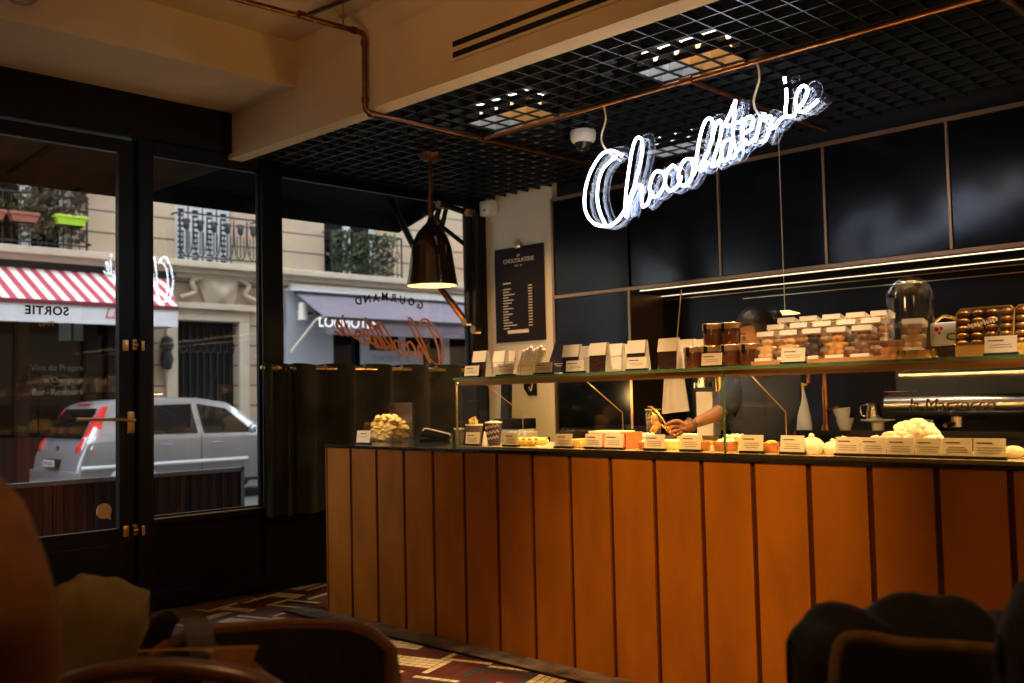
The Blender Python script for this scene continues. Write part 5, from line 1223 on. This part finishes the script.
# door surround and ironwork door
m = MB().box((FX, ys0+.1, dz1+.22), (FX+.16, ys1-.1, dz1+.34), bev=.02).box((FX, dy0-.22, dz1), (FX+.07, dy1+.22, dz1+.22), bev=.02).box((FX, dy0-.22, ZG0), (FX+.07, dy0, dz1)).box((FX, dy1, ZG0), (FX+.07, dy1+.22, dz1))
m.build('door_surround', M['trimstone'], bd, smooth=False)
m = MB(); cyy = F(218, 290).y; czz = F(218, 290).z
m.grid(lambda u, v: (FX+.04+.16*math.sin(math.pi*u)*math.sin(math.pi*v)**.7+.03*math.cos(u*12)*math.sin(v*7), cyy+(u-.5)*(1.05-.45*(1-v)), czz+(v-.5)*.62), 16, 12)
for s_ in (-1, 1): m.tube(catmull([(FX+.08, cyy+s_*.35, czz+.25), (FX+.12, cyy+s_*.62, czz+.12), (FX+.10, cyy+s_*.55, czz-.08), (FX+.10, cyy+s_*.85, czz-.20)], 5), .05, 8)
m.tube(catmull([(FX+.12, cyy-.45, czz+.32), (FX+.16, cyy, czz+.40), (FX+.12, cyy+.45, czz+.32)], 5), .055, 8)
m.build('cartouche', M['trimstone'], bd)
m = MB().box((FX-.25, dy0, ZG0), (FX-.20, dy1, dz1)); m.build('street_door', M['blackmatt'], bd, smooth=False)
m = MB(); n_ = 9
for i in range(n_):
    y = dy0+(dy1-dy0)*(i+.5)/n_; m.tube([(FX-.17, y, ZG0+.3), (FX-.17, y, dz1-.1)], .018, 6); m.tube([(FX-.16, y+.08*math.cos(a), dz1-.5+.12*math.sin(a)) for a in [k*math.pi/6 for k in range(12)]], .015, 5, closed=True)
m.build('door_grille', M['iron'], bd)
tag(MB().lathe([(0, .0), (.08, .02), (.12, .2), (.08, .35), (.13, .45), (.10, .6), (.0, .66)], (FX+.1, ys0+.25, 1.9), n=14).build('wall_ornament', M['iron']), 'dark scrolled ornament beside the stone doorway', 'ornament')
# windows
def tall_window(y0, y1, shut, lab_):
    w = MB(); z0, z1 = zl0+.05, 6.6
    w.box((FX-.28, y0, z0), (FX-.22, y0+.12, z1)).box((FX-.28, y1-.12, z0), (FX-.22, y1, z1)).box((FX-.28, (y0+y1)/2-.09, z0), (FX-.22, (y0+y1)/2+.09, z1)).box((FX-.28, y0, z1-.12), (FX-.22, y1, z1))
    w.build('window_frame', M['wframe'], bd, smooth=False)
    MB().box((FX-.30, y0, z0), (FX-.27, y1, z1)).build('window', M['darkglass'], bd, smooth=False)
    if shut:
        for k in range(4):
            a = y0+(y1-y0)*k/4+.02; b = y0+(y1-y0)*(k+1)/4-.02; s2 = MB().box((FX-.10, a, z0), (FX-.06, a+.06, z1)).box((FX-.10, b-.06, z0), (FX-.06, b, z1)); z = z0+.05
            while z < z1-.05: s2.box((FX-.10, a+.05, z), (FX-.07, b-.05, z+.055)); z += .105
            s2.build('shutter', M['shutter'], bd, smooth=False)
        MB().box((FX-.14, y0, z0), (FX-.12, y1, z1)).build('shutter_back', M['iron'], bd, smooth=False)
tall_window(*wA, False, ''); tall_window(*wB, True, ''); tall_window(*wC, False, ''); tall_window(*Wl[3], False, ''); tall_window(*Wl[4], False, '')
def balcony(y0, y1, deco, lab):
    t = thing('balcony_railing', (FX+.33, (y0+y1)/2, lz1+.03), lab, 'railing', 'black iron balcony railings on the stone building')
    z0 = lz1+.03; h = .92; X = FX+.33
    MB().box((X-.015, y0, z0+h-.03), (X+.015, y1, z0+h)).box((X-.01, y0, z0+.06), (X+.01, y1, z0+.085)).box((X-.012, y0, z0), (X+.012, y0+.03, z0+h)).box((X-.012, y1-.03, z0), (X+.012, y1, z0+h)).box((FX, y0, z0+h-.03), (X, y0+.02, z0+h)).box((FX, y1-.02, z0+h-.03), (X, y1, z0+h)).build('rail', M['iron'], t, smooth=False)
    n = max(3, round((y1-y0)/.27)); m = MB()
    for i in range(n):
        a = y0+(y1-y0)*i/n; b = y0+(y1-y0)*(i+1)/n; c = (a+b)/2
        if deco:
            m.tube(catmull([(X, a, z0+h-.05), (X, a+.03, z0+.25), (X, c, z0+.08), (X, b-.03, z0+.25), (X, b, z0+h-.05)], 4), .013, 5)
            m.tube([(X, c-.07, z0+.20), (X, c-.07, z0+.55)], .010, 5).tube([(X, c+.07, z0+.20), (X, c+.07, z0+.55)], .010, 5)
            m.sph((X, c, z0+.66), .07, (.3, 1, 1.3), 6).sph((X, c-.05, z0+.75), .04, (.3, 1, 1.2), 6).sph((X, c+.05, z0+.75), .04, (.3, 1, 1.2), 6).tube([(X, c, z0+.12), (X, c, z0+.8)], .012, 5)
        else:
            m.tube([(X, a, z0), (X, a, z0+h)], .012, 5).tube([(X, c, z0), (X, c, z0+h)], .009, 5).tube([(X+.0, c+.06*math.cos(q), z0+.5+.1*math.sin(q)) for q in [k*math.pi/5 for k in range(10)]], .010, 5, closed=True)
    m.build('ironwork', M['iron'], t)
balcony(F(-60, 200).y, F(80, 230).y, False, 'iron balcony railing holding brown and lime planters')
balcony(F(171, 240).y, F(251, 250).y, True, 'ornate iron balcony railing before the closed shutters')
balcony(F(322, 240).y, F(393, 260).y, False, 'iron balcony railing overgrown with plants, above the lilac awning')
def foliage(name, c, ex, n, mat, lab, parent=None, sz=.06):
    m = MB()
    for i in range(n):
        p = Vector((c[0]+random.gauss(0, ex[0]), c[1]+random.uniform(-1, 1)*ex[1], c[2]+random.random()*ex[2])); d = Vector((random.uniform(-1, 1), random.uniform(-1, 1), random.uniform(-.3, 1))).normalized()*sz; s2 = d.orthogonal().normalized()*sz*.35
        m.poly([p-s2*.2, p+d*.5+s2, p+d, p+d*.5-s2])
    o = m.build(name, mat, parent, smooth=False)
    if parent is None: tag(o, lab, 'plant')
    return o
def planter(px0, px1, pyt, pyb, mat, lab, leaves, cat='planter'):
    X = FX+.42; a = F(px0, pyb, X); b = F(px1, pyt, X); t = thing('window_planter', (X, (a.y+b.y)/2, a.z), lab, cat)
    h = abs(b.z-a.z)
    h = .17
    MB().poly([(X-.10, a.y+.04, a.z), (X-.10, b.y-.04, a.z), (X+.10, b.y-.04, a.z), (X+.10, a.y+.04, a.z)]).box((X-.11, a.y, a.z+h-.05), (X+.11, b.y, a.z+h), bev=.01).poly([(X+.10, a.y, a.z+h), (X+.10, b.y, a.z+h), (X+.08, b.y-.06, a.z), (X+.08, a.y+.06, a.z)], (-.18, 0, 0)).build('trough', mat, t, smooth=False)
    if leaves: foliage('plant', (X, (a.y+b.y)/2, a.z+h), (.05, (b.y-a.y)/2*.9, leaves), 120, M['leaf'], '', t)
planter(-22, 5, 204, 218, M['terracotta'], 'brown planter on the balcony rail cut by the frame edge', .2)
planter(8, 38, 208, 221, M['terracotta'], 'brown trough planter on the balcony rail under the tall dry plant', .12)
planter(54, 86, 214, 224, M['lime'], 'lime green trough planter at the end of the balcony rail', 0)
foliage('dry_climber', (FX+.25, F(48, 200).y, 4.1), (.08, .55, 2.1), 900, M['dryleaf'], 'tall dry bushy plant on the balcony between the planters', sz=.13)
foliage('balcony_plant', (FX+.25, F(356, 260).y, lz1+.05), (.07, .8, .90), 700, M['leaf'], 'green potted plants filling the balcony above the lilac awning', sz=.12)
m = MB(); q = F(112, 200, FX+.05)
for k in range(26):
    y = F(90, 190).y; m.tube(catmull([(FX+.06, y, 5.35), (FX+.12, y+random.uniform(-.3, .5), 5.35+random.uniform(-.1, .25)), (FX+.10, y+random.uniform(-.5, .9), 5.3+random.uniform(-.3, .3))], 3), .008, 4)
tag(m.build('bare_creeper', M['dryleaf']), 'bare brown creeper tuft on the stone above the lime planter', 'plant')
sl = thing('street_lantern', tuple(F(478, 240)), 'small warm lit lantern outside beyond the lamp arms', 'lantern')
q = F(478, 240, FX+.3); MB().lathe([(0, .2), (.22, .0), (.2, -.02), (0, -.02)], q, n=18).build('hood', M['brass'], sl)
MB().lathe([(.12, 0), (.16, -.5), (.10, -.52), (0, -.52)], q, n=16).build('glass', emit('lantern_glow', (1, .6, .28), 3), sl)

# red and white awning shop
aw = thing('striped_awning', (FX+.8, F(60, 300).y, 2.5), 'red and white striped awning with a white valance, opposite the door', 'awning')
ya = -8; yb1 = F(178, 308, FX+1.35).y; AXo = FX+1.35
zt1 = F(100, 272, FX+.15).z; zf = F(150, 305, AXo).z
yc1 = F(150, 283, FX+.15).y
MB().poly([(FX+.10, ya, zt1), (FX+.10, yc1+.35, zt1), (AXo, yb1, zf), (AXo, ya, zf)], (0, 0, -.02)).build('striped_cloth', M['stripe'], aw, smooth=False)
vz = F(150, 326, AXo).z
MB().box((AXo-.015, ya, vz), (AXo, yb1, zf-.05)).build('valance', M['valance'], aw, smooth=False)
MB().poly([(FX+.10, yc1+.35, zt1), (AXo, yb1, zf), (AXo, yb1, vz), (FX+.10, yb1, vz)], (0, -.015, 0)).build('side_cloth', M['valance'], aw, smooth=False)
MB().box((AXo-.03, ya, zf-.07), (AXo+.02, yb1, zf)).build('front_bar', pbr('maroon_bar', (.16, .02, .03), .5), aw, smooth=False)
MB().box((FX, -12, zt1-.02), (FX+.16, yc1+.5, zt1+.14)).build('cassette', M['iron'], aw, smooth=False)
text('script', 'La', .26, pbr('red_lettering', (.45, .05, .06), .6), aw, basis((0, 1, 0), (0, 0, 1), (AXo+.004-aw.location.x, F(111, 318, AXo).y-aw.location.y, (vz+zf)/2-aw.location.z)), shear=.3)
sf = thing('dark_shopfront', (FX, 2, ZG0), 'near-black wooden shopfront with lettered glass behind the silver car', 'shopfront')
ysf = ys0-.05
MB().box((FX-.4, -12, ZG0), (FX-.35, ysf, 3.35)).build('back', M['blackmatt'], sf, smooth=False)
m = MB().box((FX-.1, -12, ZG0), (FX+.05, ysf, .75)).box((FX-.1, -12, 3.0), (FX+.08, ysf, 3.4))
for px in (-40, 22, 90, 112, 146): y = F(px, 400).y; m.box((FX-.1, y-.10, ZG0), (FX+.08, y+.10, 3.3))
m.build('timber', M['shopbrown'], sf, smooth=False)
MB().box((FX-.08, -12, .75), (FX-.06, ysf, 3.0)).build('glazing', M['darkglass'], sf, smooth=False)
for (px, py, s_, tx, ar_) in ((62, 368, .15, 'Vins de Propriété', 1), (64, 380, .12, 'et Champagne', 0), (62, 392, .16, 'Bar  Restaurant', -1)):
    q = F(px, py, FX-.05); text('window_lettering', tx, s_, pbr('faded_lettering', (.30, .28, .25), .6), sf, basis((0, 1, 0), (0, 0, 1), (FX-.05-sf.location.x, q.y-sf.location.y, q.z-sf.location.z)))
for px in (65, 80): a = F(px-6, 335, FX-.04); b = F(px+6, 325, FX-.04); MB().box((FX-.05, a.y, a.z-.1), (FX-.04, b.y, b.z+.1)).build('notice', pbr('grey_notice', (.25, .26, .27), .7), sf, smooth=False)
# pale shopfront with lilac awning
s0y = F(284, 330).y
ps = thing('pale_shopfront', (FX, s0y+3, ZG0), 'pale blue-grey wooden shopfront with painted letters, seen over the curtain', 'shopfront')
zt2 = F(292, 292).z
m = MB().box((FX, s0y, ZG0), (FX+.12, s0y+1.15, zt2)).box((FX, s0y, zt2-.75), (FX+.10, 40, zt2)).box((FX, s0y+1.15, ZG0), (FX+.1, 40, .8))
for px in (345, 362): pass
for px0, px1 in ((360, 366), (398, 402), (440, 446)): a = F(px0, 340).y; b = F(px1, 340).y; m.box((FX, a, ZG0), (FX+.12, b, zt2))
m.build('timber', M['bluegrey'], ps, smooth=False)
m = MB().box((FX+.12, s0y+.2, ZG0+.3), (FX+.14, s0y+.95, 1.9)); m.box((FX-.0, s0y-.02, zt2), (FX+.30, 40, zt2+.06)); m.build('panel_moulding', M['wframe'], ps, smooth=False)
MB().box((FX-.15, s0y+1.1, ZG0), (FX-.1, 40, zt2)).build('dark_glazing', M['darkglass'], ps, smooth=False)
q = F(303, 299, FX+.13); text('painted_letters', 'LU', .55, M['ink'], ps, basis((0, 1, 0), (0, 0, 1), (.135, F(315, 307, FX+.12).y-ps.location.y, F(315, 307, FX+.12).z-ps.location.z)))
q = F(348, 323.5, FX+1.51); text('lit_letters', 'LOUPIOTES', .28, emit('white_letter_glow', (1, 1, 1), 1.6), ps, basis((0, 1, 0), (0, 0, 1), (1.52, q.y-ps.location.y, q.z-ps.location.z)))
a = F(348, 352, FX+.05); b = F(392, 340, FX+.05); MB().box((FX+.02, F(362, 359).y, F(390, 367).z), (FX+.1, F(420, 359).y, F(390, 351).z)).build('sign_board', M['bluegrey'], ps, smooth=False)
q = F(391, 355, FX+.1); text('sign_letters', 'CARTES VIVES', .17, pbr('dim_letters', (.25, .22, .2), .7), ps, basis((0, 1, 0), (0, 0, 1), (.105, F(391, 359, FX+.1).y-ps.location.y, F(391, 359, FX+.1).z-ps.location.z)))
wl1 = thing('white_wall_lamp', tuple(F(303, 315, FX+.4)), 'white cylinder lamp on the pale shopfront pillar', 'lamp')
q = F(303, 321, FX+.35); MB().cyl(q+Vector((0, 0, .02)), q+Vector((0, 0, .38)), .11, .085, 16).cyl(q+Vector((-.35, 0, .2)), q+Vector((0, 0, .2)), .02).build('body', M['ceramic'], wl1)
MB().tube([F(291, 352, FX+.3), F(316, 320, FX+.9), F(326, 316, FX+1.2)], .03, 8).build('arm', M['ceramic'], wl1)
la = thing('lilac_awning', (FX+.8, s0y+4, 2.9), 'plain lilac grey awning over the pale shopfront, with a white cassette', 'awning')
a0_ = F(296, 292, FX+.2); AX2 = FX+1.5
b0_ = F(326, 318, AX2)
MB().poly([(FX+.15, a0_.y, a0_.z), (AX2, b0_.y, b0_.z), (AX2, 32, b0_.z), (FX+.15, 32, a0_.z)], (0, 0, -.02)).build('cloth', M['lilac'], la, smooth=False)
MB().box((AX2-.02, b0_.y, b0_.z-.32), (AX2, 32, b0_.z)).build('valance', M['lilac'], la, smooth=False)
MB().box((AX2-.03, b0_.y, b0_.z-.03), (AX2+.03, 32, b0_.z+.03)).build('front_bar', M['iron'], la, smooth=False)
q = F(300, 286, FX+.2); MB().box((FX+.05, F(292, 288, FX+.2).y, q.z-.035), (FX+.2, 32, q.z+.045), bev=.01).build('cassette', pbr('white_cassette', (.75, .74, .70), .5), la, smooth=False)

# ================================================================== FOREGROUND SEATS
def D(px, py, d): return CAM+ray(px, py)*d
def draped(name, P, r, drop, mat, lab, cat, n=40, wob=.012, seed=1):
    """cloth hung over a line of points: an inverted U with folds"""
    rnd = random.Random(seed); ph = [rnd.uniform(0, 6.28) for _ in range(8)]
    C = catmull(P, 8)
    def fn(u, v):
        k = u*(len(C)-1); i = min(int(k), len(C)-2); c = C[i].lerp(C[i+1], k-i); t = (C[i+1]-C[i]); t.z = 0; t.normalize(); nn = Vector((-t.y, t.x, 0))
        rr = (r[0]+(r[1]-r[0])*u) if isinstance(r, tuple) else r
        w = (v-.5)*2; e = min(1, min(u, 1-u)*9)**.5
        rr *= .35+.65*e
        if abs(w) < .5: a = w*math.pi; off = nn*math.sin(a)*rr; z = -rr*(1-math.cos(a))
        else: off = nn*rr*(1 if w > 0 else -1)*(1+.25*(abs(w)-.5)); z = -rr-(abs(w)-.5)*2*drop
        f = wob*(math.sin(u*17+ph[0]+w*4)+.7*math.sin(u*31+ph[1]+w*9)+.6*math.sin(w*13+ph[2]+u*5))
        return tuple(c+off*(1+f*6)+Vector((0, 0, z+f)))
    t = thing(name, tuple(sum(C, Vector())/len(C)), lab, cat)
    MB().grid(fn, n, 28, .006).build('cloth', mat, t); return t
# leather chair with studs
def chair_frame(t, W, zs, ztop, back_curve, legm):
    pass
lc = D(272, 640, 2.12); ax = Vector((_r.x, _r.y, 0)).normalized(); fy = Vector((-ax.y, ax.x, 0))
an = math.atan2(ax.y, ax.x)+R_(6)
ch1 = thing('leather_chair', (lc.x, lc.y, 0), 'dark leather-backed wooden chair with a row of studs in the foreground', 'chair', rz=an)
zt = D(260, 619, 2.12).z-.035; WC = .255
def shell(u, v):
    x = (u-.5)*2; k = abs(x)**6; z = .50+(zt-.50-.045*k)*v if v > .0 else .50
    return (x*WC*(1.0 if v < .8 else 1-.03*(v-.8)*5), -.07*(x*x)+.04*(v), z)
MB().grid(shell, 24, 10, .035).build('backrest', M['leather'], ch1, world=False)
MB().tube([Vector(shell(0, 0))+Vector((0, .015, 0))]+[Vector(shell(i/24, 1))+Vector((0, .015, .006)) for i in range(25)]+[Vector(shell(1, 0))+Vector((0, .015, 0))], .016, 8).build('top_rail', M['darkwood'], ch1, world=False)
m = MB()
for i in range(9): q = shell(.12+.095*i, .42); m.sph((q[0], q[1]-.004, q[2]), .009, n=8)
m.build('stud', M['brass'], ch1, world=False)
MB().box((-.24, -.02, .42), (.24, .42, .50), bev=.025).build('seat', M['leather'], ch1, world=False)
for sx in (-1, 1):
    for yy in (.0, .38): MB().cyl((sx*.22, yy, 0), (sx*.22, yy, .44), .017, .022, 10).build('leg', M['darkwood'], ch1, world=False)
# bentwood chair (one built, one copied)
def bent():
    t = thing('bentwood_chair', (0, 0, 0), 'x', 'chair', 'wooden hoop-backed café chairs')
    hoop = [(-.19, .0, .45), (-.20, -.03, .62), (-.195, -.05, .74), (-.15, -.065, .83), (-.05, -.07, .86), (.05, -.07, .86), (.15, -.065, .83), (.195, -.05, .74), (.20, -.03, .62), (.19, .0, .45)]
    MB().tube(catmull(hoop, 6), .019, 10).build('hoop_back', M['darkwood'], t, world=False)
    MB().tube(catmull([(-.12, .0, .46), (-.12, -.03, .62), (-.07, -.05, .72), (0, -.055, .75), (.07, -.05, .72), (.12, -.03, .62), (.12, 0, .46)], 5), .011, 8).build('inner_hoop', M['darkwood'], t, world=False)
    MB().lathe([(0, .435), (.20, .435), (.215, .45), (.21, .465), (0, .462)], (0, .19, 0), n=32).build('seat', M['darkwood'], t, world=False)
    for x, y, x2, y2 in ((-.17, .02, -.21, -.05), (.17, .02, .21, -.05), (-.15, .34, -.19, .38), (.15, .34, .19, .38)): MB().cyl((x2, y2, 0), (x, y, .44), .012, .017, 10).build('leg', M['darkwood'], t, world=False)
    return t
bw = bent(); q = D(150, 660, 1.72); bw.location = (q.x, q.y, 0); bw.rotation_euler = (0, 0, math.atan2(ax.y, ax.x)-R_(8)+math.pi); bw['label'] = 'bentwood chair with a wide hoop at the bottom edge beside the leather chair'
q = D(95, 600, 2.35); clone(bw, (q.x, q.y, 0), math.atan2(ax.y, ax.x)+R_(12), 'bentwood chair carrying the khaki jacket').scale = (.95, 1, .86)
bw.scale = (1.25, 1, .925)
draped('khaki_jacket', [D(52, 590, 2.28), D(80, 575, 2.30), D(110, 578, 2.32), D(150, 592, 2.34)], (.10, .085), .30, M['khaki'], 'khaki jacket draped over the chair back beside the brown sweater', 'jacket', 40, .0025, 3)
bg = thing('shoulder_bag', tuple(D(225, 676, 1.95)), 'shoulder bag with dark and tan straps hung over the chair back', 'bag')
def band(P, w, mat, nm, th=.005):
    C = catmull(P, 6); m = MB(); side_ = Vector((ax.x, ax.y, 0))*w/2
    rings = [[m.b.verts.new(p-side_), m.b.verts.new(p+side_), m.b.verts.new(p+side_+fy*th+Vector((0, 0, th*.5))), m.b.verts.new(p-side_+fy*th+Vector((0, 0, th*.5)))] for p in C]
    for a, b in zip(rings, rings[1:]):
        for k in range(4): m.b.faces.new([a[k], a[(k+1) % 4], b[(k+1) % 4], b[k]])
    m.b.faces.new(rings[0]); m.b.faces.new(rings[-1][::-1]); m.build(nm, mat, bg, smooth=False)
band([D(150, 655, 2.1), D(165, 622, 2.09), D(182, 611, 2.09), D(196, 625, 2.06), D(204, 662, 2.02), D(210, 700, 2.0)], .055, M['leather'], 'dark_strap')
band([D(150, 652, 2.0), D(190, 650, 1.98), D(222, 652, 1.96), D(250, 672, 1.94), D(280, 700, 1.93)], .05, M['tanleather'], 'tan_strap')
band([D(236, 648, 1.94), D(228, 670, 1.93), D(222, 700, 1.92), D(220, 740, 1.92)], .085, M['tanleather'], 'tan_strap')
q = D(220, 760, 1.93); MB().box((q.x-.13, q.y-.06, q.z-.14), (q.x+.13, q.y+.05, q.z+.06), bev=.03).build('bag_body', M['leather'], bg)

# seated person cut by the left edge
sw = thing('person', tuple(D(-90, 800, 1.5)), 'person in a brown sweater seated at the frame edge, arm and shoulder showing', 'person')
sw.location.z = 0
a_ = ax; sh_r = D(-26, 520, 1.42); el = D(18, 640, 1.30); wr = el+Vector((-.16, .06, -.22))
tc_ = D(-160, 560, 1.50); nk = tc_+Vector((0, 0, .22)); hd = nk+Vector((.02, .02, .19)); pv = Vector((tc_.x, tc_.y, .52)); shl = tc_-a_*.19+Vector((0, 0, .08))
fwd = Vector((-.35, .9, 0)).normalized()
k1, k2 = pv+fwd*.45+a_*.12, pv+fwd*.45-a_*.12
V = [(pv, (.17, .14)), (pv.lerp(tc_, .5), (.15, .12)), (tc_, (.17, .12)), (nk, .06), (hd, (.08, .09)), (sh_r, .06), (el, .045), (wr, .03), (wr+fwd*.09, (.035, .02)), (shl, .06), (shl+Vector((-.03, .05, -.28)), .045), (shl+fwd*.25+Vector((0, 0, -.27)), .03),
     (pv+a_*.1, .10), (k1, .07), (k1+Vector((0, 0, -.45)), .045), (k1+Vector((0, 0, -.48))+fwd*.12, .035), (pv-a_*.1, .10), (k2, .07), (k2+Vector((0, 0, -.45)), .045), (k2+Vector((0, 0, -.48))+fwd*.12, .035)]
E_ = [(0, 1), (1, 2), (2, 3), (3, 4), (2, 5), (5, 6), (6, 7), (7, 8), (2, 9), (9, 10), (10, 11), (0, 12), (12, 13), (13, 14), (14, 15), (0, 16), (16, 17), (17, 18), (18, 19)]
skin('body', V, E_, M['skin'], sw)
skin('sweater', [(tc_, (.21, .16)), (pv.lerp(tc_, .45), (.19, .15)), (pv, (.185, .16)), (nk-Vector((0, 0, .04)), .075), (sh_r, .082), (sh_r.lerp(el, .5), .074), (el, .062), (wr, .045), (shl, .088), (shl+Vector((-.03, .05, -.28)), .066), (shl+fwd*.22+Vector((0, 0, -.27)), .05)], [(0, 1), (1, 2), (0, 3), (0, 4), (4, 5), (5, 6), (6, 7), (0, 8), (8, 9), (9, 10)], M['sweater'], sw)
m = MB().sph(hd+Vector((0, 0, .03)), .105, (1, 1.05, 1.05), 14); m.build('hair', M['hair'], sw)
# right: black coat over a chair, with an ochre edge
q = D(900, 650, 2.0)
bc2 = clone(bw, (q.x, q.y, 0), math.atan2(ax.y, ax.x)+R_(4), 'bentwood chair hidden under the black coat'); bc2.scale = (1.0, 1, .86)
draped('black_coat', [D(788, 640, 1.95), D(815, 618, 1.95), D(870, 603, 1.96), D(930, 600, 1.96), D(985, 606, 1.95), D(1010, 625, 1.95)], (.075, .085), .32, M['blackcloth'], 'black coat heaped over the chair back in front of the counter', 'coat', 60, .011, 5)
ed = thing('coat_trim', tuple(D(900, 645, 1.82)), 'folded ochre scarf edge lying along the black coat', 'trim')  # ochre tube laid as a trim strip over the coat
MB().tube(catmull([D(833, 690, 1.80), D(836, 655, 1.80), D(845, 638, 1.80), D(870, 637, 1.80), D(905, 643, 1.80), D(960, 646, 1.80), D(1005, 650, 1.80)], 6), .010, 8).build('cloth', M['lining'], ed)
draped('dark_hood', [D(1000, 640, 1.5), D(1018, 600, 1.5), D(1040, 575, 1.5), D(1075, 560, 1.5)], (.05, .08), .4, M['blackcloth'], 'dark draped coat rising at the corner of the frame, beside the black coat', 'coat', 30, .008, 9)

# ================================================================== LIGHT
wd = bpy.data.worlds.new('overcast_sky'); sc.world = wd; wd.use_nodes = True
bgn = wd.node_tree.nodes['Background']; bgn.inputs[0].default_value = (.86, .92, 1.0, 1); bgn.inputs[1].default_value = 5.8
def spot(loc, aim, w, col, ang, blend=.6, r=.05, name='spot_light'):
    l = bpy.data.lights.new(name, 'SPOT'); l.energy = w; l.color = col; l.spot_size = R_(ang); l.spot_blend = blend; l.shadow_soft_size = r
    o = bpy.data.objects.new(name, l); COL.objects.link(o); o.location = loc; o.rotation_euler = (Vector(aim)-Vector(loc)).to_track_quat('-Z', 'Y').to_euler(); return o
def point(loc, w, col, r=.08, name='lamp_or_fill_light'):
    l = bpy.data.lights.new(name, 'POINT'); l.energy = w; l.color = col; l.shadow_soft_size = r
    o = bpy.data.objects.new(name, l); COL.objects.link(o); o.location = loc; return o
WARM = (1, .56, .22); WARM2 = (1, .70, .40)
spot((-1.7, 1.15, 3.2), (-2.46, 3.56, .60), 500, WARM, 34, 1.0, .08)            # washes the counter front
spot((-3.5, 2.2, 3.40), (-3.45, 3.05, 0), 230, WARM, 20, .9, .05)
for x, w_ in ((-5.15, 190), (-3.95, 150), (-2.95, 150), (-2.0, 150), (-1.1, 150), (-.2, 110)): spot((x, 4.0 if x < -5 else 3.88, 2.87), (x, 4.12 if x < -5 else 3.86, 1.1), w_, WARM2, 26 if x < -5 else 62, .7, .04)
point((LX, LY, 2.05), 9, (1, .62, .30), .05)
point((-1.6, .2, 2.35), 20, WARM, .15); point((.4, 1.6, 2.3), 3, WARM, .15)  # added warm fills without fixtures, for ceiling and seats
spot((-2.9, .9, 1.75), (-3.3, 2.2, 3.4), 60, WARM, 84, 1, .1)  # added uplight without a fixture, brightens the ceiling
spot((-.6, .5, 1.9), (-.9, 2.4, 3.4), 30, WARM, 84, 1, .1)  # second added uplight, further along the ceiling
spot((-5.1, 5.0, 2.86), (-5.45, 5.75, .8), 60, WARM, 80, 1, .05); point((-4.85, 5.15, 1.25), 15, (1, .60, .20), .08)  # added fills with no visible source, turn the pale wall yellow
for x in (-4.9, -3.9, -2.9, -1.9, -1.0): spot((x-.1, 2.0, 3.38), (x, 3.72, 1.33), 260, WARM2, 15, .8, .04)  # added front fills without fixtures, brighten the cards and bags
spot((-3.3, 1.0, 3.3), (-4.2, 3.3, 2.9), 10, WARM, 100, 1, .1)
spot((-2.3, 4.3, 2.85), (-2.35, 5.1, 1.0), 80, WARM2, 44, .8, .05); spot((-3.30, 4.35, 2.85), (-3.32, 4.70, 1.0), 120, WARM, 34, .8, .05)

sc.view_settings.view_transform = 'Standard'; sc.view_settings.look = 'None'; sc.view_settings.gamma = 1; sc.view_settings.exposure = 0
sc.view_settings.use_curve_mapping = False
sc.cycles.use_denoising = True
sc.cycles.max_bounces = 8; sc.cycles.transparent_max_bounces = 24; sc.cycles.sample_clamp_indirect = 4
bpy.context.view_layer.update()
